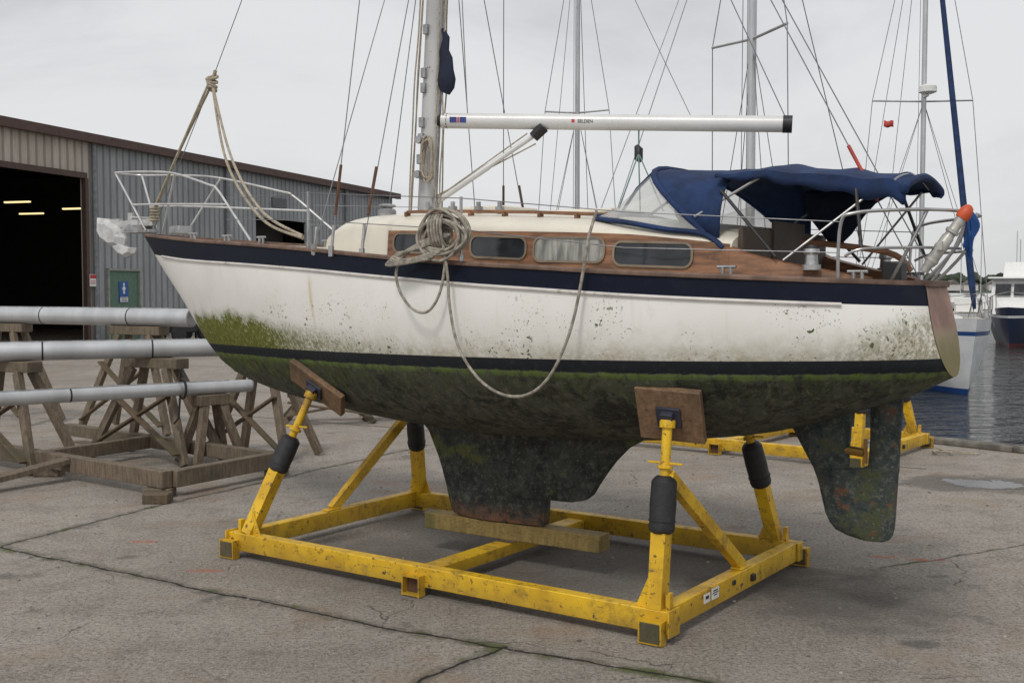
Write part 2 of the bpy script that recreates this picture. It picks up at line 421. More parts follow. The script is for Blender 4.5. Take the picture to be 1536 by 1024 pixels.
mks('rub_strake', tb, pm('strake_white', (.60, .57, .54), .4, var=.15, dirt=(.30, .26, .2)), boat)
# cabin
CW = [(1.66,.34),(1.54,.46),(1.35,.55),(1.2,.60),(.9,.68),(.5,.76),(-.4,.86),(-1.2,.88),(-2.25,.83)]
CT = [(1.66,2.565),(1.54,2.62),(1.35,2.68),(1.15,2.705),(.5,2.70),(-1.13,2.61),(-1.73,2.55),(-2.25,2.49)]
def cw(x): return crv(CW, x)
def ct(x): return crv(CT, x)
cb = MB(); cr = []
cx = [1.72, 1.70, 1.66, 1.60, 1.54, 1.45, 1.35, 1.2, 1.05]+[.9-i*.175 for i in range(19)]
for i, x in enumerate(cx):
    w = cw(x); t = ct(x)
    if i == 0: t = dz(x)+.01; w -= .03
    if i == 1: t = dz(x)+.03; w -= .01
    q = [(w+.035, dz(x)-.03), (w+.012, t-.05), (w-.0, t-.022), (w-.022, t-.004), (w-.06, t+.012)]+[(w*f, t+.012+.085*(1-f*f)) for f in (.8, .6, .4, .2)]
    q = q+[(0, t+.097)]
    if i == 0: q = [(a, min(b, t)) for a, b in q]
    cr.append([(x, a, b) for a, b in q]+[(x, -a, b) for a, b in q[::-1][1:]])
cb.grid(cr); cb.poly(cr[0]); cb.poly(cr[-1])
cabin = mk('cabin', cb, CREAM, boat, ang=.9, label='cream coachroof with teak trim')
def side(x, z, off):
    zb = dz(x)-.03; zt = ct(x)-.05; f = (z-zb)/(zt-zb)
    return cw(x)+.035-.023*f+off
def sidepatch(x0, x1, zb0, zb1, zt0, zt1, sg, off, rnd=.0, seg=10):
    pts = []
    hx = abs(x1-x0)/2; hz = (zt0-zb0)/2
    r = min(rnd, hz, hx)
    for cxx, czz, a0 in ((1, 1, 0), (-1, 1, 90), (-1, -1, 180), (1, -1, 270)):
        for k in range(seg//2+1):
            a = rad(a0+90*k/(seg//2)); pts.append((cxx*(hx-r)+r*math.cos(a), czz*(hz-r)+r*math.sin(a)))
    out = []
    for px, pz in pts:
        x = (x0+x1)/2+px; u = (x-x0)/(x1-x0); zc = ((zb0+zt0)/2)*(1-u)+((zb1+zt1)/2)*u; z = zc+pz
        out.append((x, sg*side(x, z, off), z))
    return out
WN = [(.52,.03,2.465,2.44,2.602,2.587),(-.28,-.77,2.415,2.39,2.560,2.535),(-.84,-1.385,2.378,2.360,2.535,2.519),(-1.46,-2.0,2.343,2.323,2.492,2.467)]
for sg in (1, -1):
    pb = MB(); rr = []
    for i in range(30):
        x = .60-(.60+2.24)*i/29; t = min(crv([(.6,2.628),(-1.2,2.558),(-2.25,2.49)], x), ct(x)-.03)
        rr.append([(x, sg*side(x, dz(x)-.03, .007), dz(x)-.03), (x, sg*side(x, t, .007), t), (x, sg*side(x, t, -.02), t+.004)])
    pb.grid(rr); mk('side_panel', pb, TEAK, cabin)
    for wi, (x0, x1, zb0, zb1, zt0, zt1) in enumerate(WN):
        def ring(grow, off): return sidepatch(x0+grow, x1-grow, zb0-grow, zb1-grow, zt0+grow, zt1+grow, sg, off, .055+grow)
        a = ring(.010, .010); b_ = ring(.010, .020); c = ring(-.005, .020); d = ring(-.005, .010)
        fb = MB(); fb.grid([a+[a[0]], b_+[b_[0]], c+[c[0]], d+[d[0]]])
        w = MB(); w.poly(ring(-.003, .012))
        wo = mk('window', w, GLASSC if wi == 2 else GLASSD, cabin, smooth=False)
        mk('window_frame', fb, pm('window_frame_trim', (.22, .17, .12), .45, metal=.2), wo)
hbm = MB()
for sg in (1, -1):
    p = []
    for i in range(25):
        x = .55-1.85*i/24; p.append((x, sg*.60, ct(x)+.012+.085*(1-(.6/cw(x))**2)+.032))
    for i in range(24): hbm.beam(p[i], p[i+1], .022, .022)
    for i in range(0, 25, 4): hbm.beam((p[i][0], p[i][1], p[i][2]-.035), p[i], .022, .05, up=(0, 1, 0))
mks('handrail', hbm, TEAK, cabin, key=SY)
for q in (((.15, 0, 2.80), (.5, .5, .05)), ((-.75, .0, 2.745), (.7, .62, .035))): mk('hatch', MB().box(*q), CREAM, cabin, bevel=.012)
h = MB(); h.tube([(1.02, .3, 2.76), (1.02, .3, 2.82), (1.02, .3, 2.835)], [.075, .075, .06], 16); h.tube([(1.02, .3, 2.835), (1.02, .3, 2.86)], .035, 12); h.ball((1.02, .3, 2.86), .075, (1, 1, .25))
mk('vent', h, GALV, cabin)
for x in (.55, .3, .05, -.15): 
    h = MB(); h.box((x, .35, ct(x)+.11), (.05, .05, .05)); h.tube([(x, .35, ct(x)+.12), (x, .35, ct(x)+.17)], .018, 8); mk('deck_organiser', h, GALV, cabin)
for sg in (1, -1):
    rr = []
    for i in range(9):
        x = -2.22-.78*i/8; w = .85-.27*(i/8)**1.3; t = 2.455-.20*(i/8)**.7
        rr.append([(x, sg*(w+.03), 2.20), (x, sg*w, t), (x, sg*(w-.03), t+.008), (x, sg*(w-.12), t), (x, sg*(w-.13), 2.20)])
    h = MB(); h.grid(rr); h.poly(rr[-1])
    mk('cockpit_coaming', h, TEAK, boat, ang=.5)
def winch(x, y, z, k=1):
    h = MB(); h.tube([(x, y, z), (x, y, z+.035*k), (x, y, z+.04*k), (x, y, z+.10*k), (x, y, z+.115*k), (x, y, z+.14*k)], [.062*k, .062*k, .045*k, .04*k, .055*k, .05*k], 16); return h
for sg in (1, -1):
    w_ = mk('winch', winch(-2.72, sg*.74, 2.30, .9), STEEL, boat)
    h = MB(); h.tube([(-2.72,sg*.74,2.425),(-2.72,sg*.74,2.45)], [.045,.028], 12); mk('winch_cap', h, BLACK, w_)
mk('stern_locker_box', MB().box((-3.06,.22,2.29),(.12,.14,.13)), BLACK, boat, bevel=.01)
for x, y in ((-2.30, 1.02), (-2.96, .62), (3.3, .42), (2.6, .62)):
    for sg in (1, -1):
        h = MB()
        z = sz(x)+.012; h.tube([(x+.06, sg*y, z+.04), (x-.06, sg*y, z+.04)], .011, 8); h.tube([(x+.025, sg*y, z-.04), (x+.025, sg*y, z+.04)], .012, 8); h.tube([(x-.025, sg*y, z-.04), (x-.025, sg*y, z+.04)], .012, 8)
        mk('cleat', h, STEEL, boat)

# mast
MX = lambda z: .85-.062*(z-2.8)
ztop = 9.1
s = S('mast_alu'); n1 = s.noise(3, 6, k=(1, 1, .25)); n2 = s.noise(24, 6, rough=.7)
c = s.mix(s.step(n1, .3, .7), (.38, .38, .38), (.54, .54, .53)); c = s.mix(s.step(n2, .63, .67), c, (.13, .10, .08)); s.bump(n2, .1, .002)
MASTM = s.out(c, .45, .3)
h = MB(); h.tube([(MX(2.76), 0, 2.70), (MX(ztop), 0, ztop)], .088, 20, flat=.72, up=(1, 0, 0))
mast = mk('mast', h, MASTM, boat, label='silver aluminium mast raked slightly aft')
h = MB(); h.box((MX(2.8), 0, 2.795), (.26, .2, .06)); h.box((MX(2.9)-.1, 0, 2.88), (.05, .06, .12)); mk('mast_step', h, GALV, mast, bevel=.008)
h = MB(); h.beam((MX(2.9)-.090, 0, 2.9), (MX(ztop)-.090, 0, ztop), .03, .014, up=(1, 0, 0)); mk('sail_track', h, GALV, mast)
for z, sy in ((3.95, .075), (3.55, .075), (3.25, .08), (4.3, .07), (3.83, .07), (3.42, .075)):
    mk('mast_fitting', MB().box((MX(z)+.03, sy, z), (.045, .04, .08)), GALV, mast, bevel=.004)
for y, z in ((.07, 3.40), (.07, 3.12)):
    w = MB(); R = Matrix.Rotation(rad(-90), 3, 'X')
    src = winch(0, 0, 0, .62)
    w.add([R @ Vector(p)+Vector((MX(z)+.0, y, z)) for p in src.v], src.f); mk('mast_winch', w, STEEL, mast)
for sg in (1, -1): mk('spreader', MB().tube([(MX(6.2), sg*.05, 6.2), (MX(6.2)-.05, sg*.75, 6.25)], .022, 8, flat=1.6), ALU, mast)
rnd = random.Random(3)
for dx, y in ((.13, .05), (.155, .02), (-.13, .06), (-.16, .03), (.12, .085), (-.12, -.05)):
    P = [(MX(2.85)+dx, y, 2.80)]+[(MX(z)+dx*(1-(z-2.8)/8)+rnd.uniform(-.012, .012), y+rnd.uniform(-.008, .008), z) for z in (3.1, 3.5, 3.9, 4.4, 5.5, 7)]+[(MX(ztop)+dx*.4, y*.4, ztop)]
    mk('halyard', MB().tube(spline(P, 5), .0065, 6), ROPE, mast)
h = MB()
for k in range(7):
    c = Vector((MX(3.3)-.09+rnd.uniform(-.01, .01), .11, 3.24)); rw = .045+.008*k/2; rh = .17+rnd.uniform(-.02, .02)
    h.tube([c+Vector((rw*math.sin(t)*.9, .012*math.sin(3*t+k)+.006*k, rh*math.cos(t))) for t in [2*math.pi*i/24 for i in range(24)]], .0065, 6, closed=True)
mk('halyard_coil', h, ROPE, mast)
h = MB()
rr = [(4.30, .012), (4.22, .030), (4.12, .042), (4.05, .055), (3.96, .062), (3.88, .082), (3.82, .066), (3.78, .045)]
h.tube([(MX(z)-.105-r_*.8+.014*math.sin(z*31), .02, z) for z, r_ in rr], [r_*1.1 for _, r_ in rr], 10, flat=.7)
mk('sail_cover', h, NAVYD, mast, label='rolled dark blue sail cover')
b0 = Vector((MX(3.56)-.12, 0, 3.56)); b1 = Vector((-1.87, -1.0, 3.44))
h = MB(); h.tube([b0, b1], .063, 16, flat=.8)
boom = mk('boom', h, ALUW, boat, label='white aluminium boom')
d = (b1-b0).normalized()
mk('boom_end', MB().tube([b1-d*.02, b1+d*.05], .067, 14, flat=.85), BLACK, boom)
h = MB(); h.tube([b0-d*.05, b0+d*.05], [.035, .065], 12, flat=.8); h.beam(b0-d*.10, b0, .03, .05); mk('gooseneck', h, BLACK, boom)
nrm = Vector((-d.y, d.x, 0)).normalized()
if nrm.y < 0: nrm = -nrm
for (t0, t1, hh, mt) in ((.08, .14, .05, pm('decal_navy', (.02, .04, .2), .5)), (.145, .16, .05, pm('decal_red', (.5, .03, .03), .5)), (.165, .22, .05, pm('decal_navy')), (1.09, 1.115, .03, pm('decal_red'))):
    p0 = b0+d*t0; p1 = b0+d*t1; o1 = nrm*.0515
    h = MB(); h.poly([p0+o1+Vector((0, 0, -hh/2+.005)), p1+o1+Vector((0, 0, -hh/2+.005)), p1+o1+Vector((0, 0, hh/2+.0)), p0+o1+Vector((0, 0, hh/2+.0))]); mk('decal', h, mt, boom, smooth=False)
def text(body, size, M, mat, parent, name='lettering'):
    cu = bpy.data.curves.new('t', 'FONT'); cu.body = body; cu.size = size; cu.align_x = 'CENTER'; cu.align_y = 'CENTER'; cu.extrude = .0006
    o = bpy.data.objects.new('t', cu); COL.objects.link(o); dg = bpy.context.evaluated_depsgraph_get()
    me = bpy.data.meshes.new_from_object(o.evaluated_get(dg)); bpy.data.objects.remove(o)
    me.materials.clear(); me.materials.append(mat); q = bpy.data.objects.new(name, me); COL.objects.link(q)
    if parent: q.parent = parent
    q.matrix_local = M; return q
def basis(right, up, pos):
    right = right.normalized(); n_ = right.cross(up).normalized(); up = n_.cross(right)
    M = Matrix((right, up, n_)).transposed().to_4x4(); M.translation = pos; return M
text('SELDEN', .036, basis(d, Vector((0, 0, 1)), b0+d*1.20+nrm*.0525), BLACK, boom)
h = MB(); v0 = Vector((MX(2.92)-.10, 0, 2.90)); v1 = Vector((-.10, -.29, 3.45)); h.tube([v0, v0.lerp(v1, .5), v0.lerp(v1, .52), v1], [.026, .026, .02, .02], 10)
vang = mk('boom_vang', h, ALUW, boat)
h = MB(); h.tube([v1+Vector((.06, .02, -.05)), v1+Vector((-.02, -.01, .03))], [.045, .05], 12); mk('vang_block', h, BLACK, vang)
h = MB(); h.tube([v0+Vector((0, 0, .05)), v1+Vector((.05, 0, -.1))], .006, 6); h.tube([v0+Vector((.0, .02, .02)), v1+Vector((.1, .05, -.02))], .006, 6); mks('vang_line', h, ROPE, vang)
# standing rigging
h = MB()
H = Vector((MX(9.0), 0, 9.0))
def wire(*p, r=.0042): h.tube([Vector(q) for q in p], r, 5)
wire((4.40, 0, 2.80), (3.52, 0, 4.15), (H.x+.05, 0, 9.0))
wire((1.28, 0, 2.78), (MX(6)+.05, 0, 6.0))
for sg in (1, -1):
    wire((.86, sg*1.12, 2.46), (MX(6.2)-.05, sg*.75, 6.25), H)
    wire((1.10, sg*1.06, 2.50), (MX(6.0)+.03, sg*.05, 6.0))
    wire((.55, sg*1.12, 2.44), (MX(6.0)-.03, sg*.05, 6.0))
wire((-3.20, .20, 2.26), H); wire((-3.20, -.20, 2.26), H)
wire(b1+Vector((0, 0, .05)), H); wire((b0.x-.2, -.08, 3.64), (MX(6.8), 0, 6.8))
wire((-1.2, -.75, 3.52), (MX(7.5), 0, 7.5), r=.003)
mks('stay_wire', h, WIRE, boat)
for sg in (1, -1):
    for x, y in ((.86, 1.12), (.55, 1.12)):
        z = 2.46; tx = MX(6.2)-.05 if x == .86 else MX(6)-.03; ty = .75 if x == .86 else .05; tz = 6.25
        dd = Vector((tx-x, sg*(ty-y), tz-z)).normalized(); p = Vector((x, sg*y, z)); mk('shroud_cover', MB().tube([p+dd*.28, p+dd*.66], .011, 8), RUST, boat)
p = Vector((-3.20, .20, 2.26)); dd = (H-p).normalized(); mk('backstay_tensioner', MB().tube([p+dd*.55, p+dd*.95], .012, 8), RED, boat)
for sg in (1, -1):
    for x, y in ((.86, 1.12), (1.10, 1.06), (.55, 1.12)):
        h = MB(); h.tube([(x, sg*y, 2.44), (x-.01, sg*(y-.02), 2.66)], .012, 8); h.box((x, sg*y, sz(x)+.0), (.04, .02, .08)); mk('turnbuckle', h, STEEL, boat)
# pulpit
h = MB(); R_ = .0105
for sg in (1, -1):
    top = spline([(4.86, sg*.0, 3.36), (4.80, sg*.16, 3.36), (4.2, sg*.22, 3.33), (3.72, sg*.28, 3.28), (3.05, sg*.44, 3.13), (2.9, sg*.47, 3.08), (2.62, sg*.54, 2.86), (2.30, sg*.62, 2.60)], 6)
    h.tube(top, R_, 8)
    h.tube([(4.45, sg*.07, 2.77), (4.80, sg*.16, 3.35)], R_, 8); h.tube([(4.10, sg*.14, 2.72), (3.72, sg*.28, 3.28)], R_, 8)
    h.tube(spline([(4.60, sg*.11, 3.03), (3.9, sg*.22, 3.0), (2.72, sg*.52, 2.93)], 6), R_, 8)
mk('pulpit', h, pm('pulpit_tube', (.56, .56, .55), .35, metal=.4, var=.2, bump=0), boat)
# pushpit
for sg in (1, -1):
    h = MB()
    h.tube(spline([(-2.88, sg*.74, 2.22), (-2.90, sg*.76, 2.56), (-2.98, sg*.75, 2.63), (-3.26, sg*.55, 2.65), (-3.43, sg*.34, 2.65), (-3.46, sg*.12, 2.65)], 6), R_, 8)
    h.tube(spline([(-2.92, sg*.74, 2.38), (-3.02, sg*.72, 2.42), (-3.25, sg*.53, 2.43), (-3.38, sg*.34, 2.43), (-3.43, sg*.14, 2.43)], 6), R_*.85, 8)
    h.tube(spline([(-3.10, sg*.46, 2.22), (-3.24, sg*.51, 2.46), (-3.32, sg*.48, 2.65)], 6), R_, 8)
    h.tube(spline([(-3.21, sg*.14, 2.22), (-3.41, sg*.14, 2.45), (-3.46, sg*.13, 2.65)], 6), R_, 8)
    mk('pushpit', h, STEEL, boat)
for sg in (1, -1):
    ps = [(1.20, 1.02), (-.48, 1.26)]
    L = [Vector((2.66, sg*.52, 2.98))]; L2 = [Vector((2.72, sg*.52, 2.80))]
    for x, y in ps:
        z = sz(x); hh = MB(); hh.tube([(x, sg*y, z-.01), (x, sg*y, z+.44)], .0105, 8); hh.tube([(x, sg*y, z-.01), (x, sg*y, z+.05)], .019, 8); mk('stanchion', hh, STEEL, boat)
        L.append(Vector((x, sg*y, z+.43))); L2.append(Vector((x, sg*y, z+.22)))
    L.append(Vector((-1.7, sg*1.20, 2.66))); L2.append(Vector((-1.7, sg*1.20, 2.44)))
    L.append(Vector((-2.90, sg*.76, 2.58))); L2.append(Vector((-2.89, sg*.75, 2.40)))
    for q in (L, L2): mk('lifeline', MB().tube(q, .0036, 6), WIRE, boat)
h = MB(); h.box((4.62, 0, 2.765), (.42, .12, .03)); h.box((4.68, .06, 2.79), (.34, .012, .08)); h.box((4.68, -.06, 2.79), (.34, .012, .08)); h.tube([(4.8, -.07, 2.80), (4.8, .07, 2.80)], .03, 12); mk('bow_roller', h, GALV, boat, bevel=.004)
h = MB(); h.box((4.0, 0, 2.76), (.16, .16, .08)); mk('bow_bollard', h, STEEL, boat, bevel=.01)
# plough anchor: solid wedge-shaped fluke, shank over the roller, stock
def wedge(prof, half, inner):
    """closed solid: outline at y=0 edges thin, raised cheeks at +-half through an inset outline"""
    c = Vector((sum(p[0] for p in prof)/len(prof), 0, sum(p[1] for p in prof)/len(prof))); m = MB(); n = len(prof)
    ring = [Vector((p[0], 0, p[1])) for p in prof]
    for sg in (1, -1):
        ins = [c+(p-c)*inner+Vector((0, sg*half, 0)) for p in ring]
        edge = [p+Vector((0, sg*.012, 0)) for p in ring]
        m.add([*edge, *ins], [(i, (i+1) % n, n+(i+1) % n, n+i) for i in range(n)]+[tuple(range(n, 2*n))])
    m.add([p+Vector((0, .012, 0)) for p in ring]+[p-Vector((0, .012, 0)) for p in ring], [(i, (i+1) % n, n+(i+1) % n, n+i) for i in range(n)])
    return m
anc = wedge([(5.34, 2.93), (5.35, 2.80), (5.27, 2.70), (5.06, 2.60), (4.90, 2.60), (4.86, 2.70), (4.94, 2.82), (5.14, 2.91)], .075, .62)
w2 = wedge([(5.12, 2.64), (5.00, 2.54), (4.86, 2.50), (4.72, 2.54), (4.68, 2.60), (4.86, 2.61), (4.96, 2.68)], .05, .6); anc.add(w2.v, w2.f)
anc.beam((4.40, 0, 2.855), (5.05, 0, 2.845), .045, .07); anc.beam((4.95, 0, 2.86), (5.16, 0, 2.86), .05, .09)
anc.tube([(4.62, -.12, 2.90), (4.62, .12, 2.90)], .016, 8); anc.tube([(4.78, 0, 2.84), (4.78, 0, 2.96)], .032, 10)
mk('anchor', anc, ANCM, None, BF, 'galvanised plough anchor stowed on the bow roller', 'anchor', smooth=False)

# sprayhood
hood = bpy.data.objects.new('sprayhood', None); COL.objects.link(hood); hood.parent = boat; hood['label'] = 'navy canvas sprayhood with clear plastic windows'
def arch(foot, top, n=16, e=.55, W=.78):
    out = []
    for i in range(n+1):
        t = math.pi*i/n; c = math.cos(t); s_ = math.sin(t)
        y = W*(abs(c)**.7)*(1 if c > 0 else -1); f = s_**e
        out.append(Vector((foot[0]+(top[0]-foot[0])*f, y, foot[1]+(top[1]-foot[1])*f)))
    return out
a0 = [Vector((-1.13-.07*(abs(t)**2), .68*t, ct(-1.13)+.03+.085*(1-(.68*t/.88)**2))) for t in [1-2*i/16 for i in range(17)]]
a1 = arch((-2.06, 2.52), (-1.50, 3.02), W=.80)
a2 = arch((-2.15, 2.47), (-2.16, 2.98), W=.81)
s = S('clear_plastic'); nt = s.nt; tr = s.n('ShaderNodeBsdfTransparent'); tr.inputs[0].default_value = (.95, .95, .94, 1); mx = s.n('ShaderNodeMixShader')
s.set(mx.inputs[0], s.M('ADD', s.M('MULTIPLY', s.noise(5, 5), .34), .12)); nt.links.new(tr.outputs[0], mx.inputs[1]); nt.links.new(s.b.outputs[0], mx.inputs[2]); nt.links.new(mx.outputs[0], nt.nodes['Material Output'].inputs['Surface'])
s.bump(s.noise(7, 3), .5, .03); PLAST = s.out((.70, .71, .70), .14)
g = MB(); sub = []
for k in range(6):
    u = k/5; sub.append([p.lerp(q, u)+Vector((0, 0, .03*math.sin(math.pi*u))) for p, q in zip(a0, a1)])
g.grid(sub); mk('clear_window', g, PLAST, hood)
def inter(a, b, n, sag=0, wob=.006):
    o = []
    for k in range(n+1):
        u = k/n; o.append([p.lerp(q, u)+Vector((0, 0, -sag*math.sin(math.pi*u)*(1-abs(p.y)/.9)+wob*math.sin(9*u+p.y*11))) for p, q in zip(a, b)])
    return o
g = MB(); g.grid(inter(a1, a2, 8, sag=.02)); mk('canvas', g, BLUE, hood, solid=.008)
lo = [Vector((-1.20, .70, 2.66)), Vector((-1.5, .82, 2.62)), Vector((-1.8, .84, 2.565)), Vector((-2.05, .82, 2.53)), Vector((-2.2, .84, 2.44))]
g = MB(); g.tube(a0, .016, 8, flat=1.5); g.tube(a1, .02, 8)
for sg in (1, -1): g.tube(spline([(p.x, sg*p.y, p.z) for p in lo], 5), .018, 8, flat=1.6)
for f in (.33, .66):
    i = int(16*f); g.tube([a0[i], a0[i].lerp(a1[i], .5)+Vector((0, 0, .03)), a1[i]], .012, 6)
mk('canvas_binding', g, BLUE, hood)
for sg in (1, -1):
    i = 2 if sg == 1 else 14; e0 = a0[0 if sg == 1 else 16]
    g = MB(); low = spline([(p.x, sg*p.y, p.z) for p in lo[:4]], 4)
    g.grid([low, [e0.lerp(a1[i], j/(len(low)-1)) for j in range(len(low))]]); mk('side_window', g, PLAST, hood)
# bimini: long canopy, slightly arched, sagging between the hoops
bim = bpy.data.objects.new('bimini', None); COL.objects.link(bim); bim.parent = boat; bim['label'] = 'navy canvas bimini over the cockpit'
def flat_arch(x, ze, zc, W):
    return [Vector((x, W*(1-2*i/14), ze+(zc-ze)*(1-abs(1-2*i/14)**2.2))) for i in range(15)]
hoops = [flat_arch(-2.10, 2.905, 2.985, .76), flat_arch(-2.42, 2.915, 3.0, .72), flat_arch(-2.80, 2.875, 2.955, .58), flat_arch(-3.10, 2.85, 2.915, .40), flat_arch(-3.17, 2.82, 2.885, .38)]
R2 = []
for a, b_ in zip(hoops[:-1], hoops[1:]): R2 += inter(a, b_, 8, sag=.028, wob=.004)[:-1]
R2.append(hoops[-1]); R3 = []
for r_ in R2:
    u = (-2.10-r_[0].x)/1.07; hgt = .03+.09*min(1, u*1.2); hs = .035
    R3.append([r_[0]+Vector((0, .006+.006*math.sin(r_[0].x*40), -hgt-.010*math.sin(r_[0].x*27))), r_[0]+Vector((0, .010, -hgt*.5))]+r_+[r_[-1]+Vector((0, -.010, -hs*.5)), r_[-1]+Vector((0, -.006, -hs))])
g = MB(); g.grid(R3); mk('canvas', g, BLUE, bim, solid=.008)
g = MB(); rr = []
for i in range(9):
    u = i/8; x = -2.15-.72*u; top = 2.88; bot = top-.05-.34*math.exp(-((u-.34)/.30)**2)
    rr.append([(x, -.70+.20*u*u+.008*math.sin(7*u+3*j), top+(bot-top)*j/4) for j in range(5)])
g.grid(rr); mk('side_flap', g, NAVYD, bim, solid=.006)
g = MB(); g.tube(spline([(-3.16, .39, 2.77), (-3.18, .37, 2.82), (-3.18, 0, 2.885), (-3.18, -.36, 2.825), (-3.16, -.39, 2.79)], 6), .024, 8); mk('canvas_roll', g, BLUE, bim)
g = MB()
for sg in (1, -1):
    g.tube([(-2.55, sg*.76, 2.36), (-3.05, sg*.42, 2.83)], .008, 8)
    g.tube([(-1.98, sg*.80, 2.64), (-2.42, sg*.70, 2.90)], .009, 8)
g.tube([p-Vector((0, 0, .012)) for p in hoops[1]], .009, 8); g.tube([p-Vector((0, 0, .012)) for p in hoops[3]], .009, 8)
mk('canvas_frame', g, STEEL, bim)
for sg in (1, -1):
    for q in ([(-2.14, sg*.76, 2.80), (-2.52, sg*.80, 2.38)], [(-2.90, sg*.50, 2.82), (-3.00, sg*.68, 2.42)]): mk('canvas_strap', MB().tube(q, .011, 8), BLACK, bim)
g = MB(); g.box((-2.27, 0, 2.40), (.03, 1.5, .34)); g.box((-2.29, 0, 2.42), (.02, .55, .42)); mk('companionway', g, pm('dark_companionway', (.07, .05, .035), .6), boat)
g = MB(); g.ball((-1.75, .35, 2.72), .13, (1, .8, .9)); mk('instrument_pod', g, pm('grey_cover', (.36, .35, .31), .8), boat)
g = MB(); g.tube(spline([(-3.1, 0, 2.3), (-2.95, 0, 2.42), (-2.4, .05, 2.50)], 6), .02, 8); mk('tiller', g, TEAK, boat)

g = empty('danbuoy', BF, 'white tube danbuoy with orange cap, strapped to the stern rail', 'danbuoy')
p0 = Vector((-3.29, .42, 2.29)); p1 = Vector((-3.48, .35, 2.60)); dd = (p1-p0).normalized()
h = MB(); h.tube([p0, p0+dd*.04, p0+dd*.06, p0+dd*.24, p0+dd*.25, p1], [.026, .026, .036, .036, .030, .030], 14)
for a_ in (.07, .16, .27): h.tube([p0+dd*a_, p0+dd*(a_+.02)], .040, 14)
h.box(p0+dd*.18+Vector((0, .045, 0)), (.03, .03, .05)); mk('tube', h, pm('dirty_white_tube', (.46, .45, .42), .4, metal=.25, dirt=(.16, .13, .10)), g)
h = MB(); h.tube([p1, p1+dd*.02, p1+dd*.05, p1+dd*.08, p1+dd*.09], [.038, .042, .040, .026, .01], 14); mk('cap', h, ORANGE, g)
h = MB()
for k in range(5): h.tube(spline([(-3.48, .20-.02*k, 2.66), (-3.495-.008*k, .16-.01*k, 2.56), (-3.49+.01*k, .14, 2.36+.02*k), (-3.48, .18-.02*k, 2.60)], 6), .008, 6)
mk('rope', h, pm('blue_rope', (.01, .07, .25), .85), None, BF, 'blue rope looped over the stern rail', 'rope')

# ropes
rnd = random.Random(11)
rc = MB()
for k in range(12):
    cxk = -.36+rnd.uniform(-.035, .035); czk = 2.545+rnd.uniform(-.03, .03); rx = .13+rnd.uniform(0, .075); rz = .09+rnd.uniform(0, .055); ph = rnd.uniform(0, 6)
    rc.tube([(cxk+rx*math.cos(t), 1.29+.010*k*.6+.010*math.sin(2*t+ph)+.01, czk+rz*math.sin(t)+.012*math.sin(2*t+ph)) for t in [2*math.pi*i/30 for i in range(30)]], .0105, 8, closed=True)
for k in range(5):
    x = -.40+.026*k; rc.tube([(x+.01*math.sin(t), 1.325+.06*math.cos(t), 2.58+.11*math.sin(t)) for t in [2*math.pi*i/20 for i in range(20)]], .0105, 8, closed=True)
for k in range(5):
    rc.tube(spline([(-.46+.02*k, 1.35, 2.55), (-.22, 1.36, 2.47+.008*k), (.02+.018*k, 1.36, 2.42-.014*k), (-.10+.02*k, 1.37, 2.385-.008*k), (-.42+.03*k, 1.37, 2.45-.015*k)], 8), .0105, 8)
rc.tube(spline([(-.10, 1.33, 2.46), (.03, 1.33, 2.33), (.01, 1.33, 2.18), (-.10, 1.325, 2.05), (-.24, 1.33, 2.03), (-.35, 1.335, 2.15), (-.40, 1.335, 2.36), (-.38, 1.34, 2.50)], 8), .0100, 8)
rc.tube(spline([(-.40, 1.36, 2.50), (-.43, 1.35, 2.30), (-.45, 1.345, 2.05), (-.52, 1.345, 1.80), (-.68, 1.345, 1.60), (-.88, 1.345, 1.50), (-1.08, 1.345, 1.51), (-1.25, 1.345, 1.64), (-1.39, 1.345, 1.90), (-1.47, 1.34, 2.2), (-1.51, 1.32, 2.48), (-1.53, 1.25, 2.67)], 8), .0100, 8)
mk('rope_coil', rc, ROPEG, None, BF, 'coiled grey rope hung on the lifeline, looping down the hull', 'rope')
rc = MB()
K = Vector((3.50, 0, 4.15))
rc.tube(spline([K, (4.0, .02, 3.5), (4.36, .03, 2.95)], 6), .013, 8); rc.tube(spline([K+Vector((.0, .04, 0)), (4.04, .05, 3.4), (4.40, .05, 2.90)], 6), .011, 8)
rc.tube(spline([K, (2.95, .25, 3.38), (2.2, .58, 2.85), (1.36, .92, 2.60)], 8), .013, 8); rc.tube(spline([K, (3.05, .22, 3.35), (2.3, .5, 2.80), (1.30, .98, 2.58)], 8), .013, 8)
for k in range(4): rc.tube([K+Vector((.035*math.cos(t)*(1+.3*k%2), .035*math.sin(t), -.05+.035*k+.02*math.sin(t+k))) for t in [2*math.pi*i/14 for i in range(14)]], .015, 8, closed=True)
rc.tube([K, K+Vector((-.05, 0, .12))], .018, 8)
for k in range(5): rc.tube([Vector((4.36, .03, 2.93))+Vector((.04*math.cos(t), .04*math.sin(t), -.06+.03*k)) for t in [2*math.pi*i/14 for i in range(14)]], .012, 8, closed=True)
mk('rope_bridle', rc, ROPE, None, BF, 'beige rope bridle knotted on the forestay above the bow', 'rope')
mp = b0+d*1.62; cl = mp+Vector((0, 0, -.24))
rc = MB().tube([mp+Vector((0, 0, .065)), mp+Vector((0, 0, -.2))], .006, 6)
for e in ((-1.35, .35, 2.72), (-1.40, .1, 2.74), (-1.25, .5, 2.70)): rc.tube([cl, e], .0055, 6)
sheet = mk('mainsheet', rc, pm('green_grey_rope', (.12, .2, .17), .9), boat)
h = MB(); h.tube([cl+Vector((.02, 0, .06)), cl+Vector((0, 0, .03)), cl+Vector((0, 0, -.04)), cl+Vector((-.02, 0, -.06))], [.02, .035, .035, .02], 10); mk('block', h, BLACK, sheet)

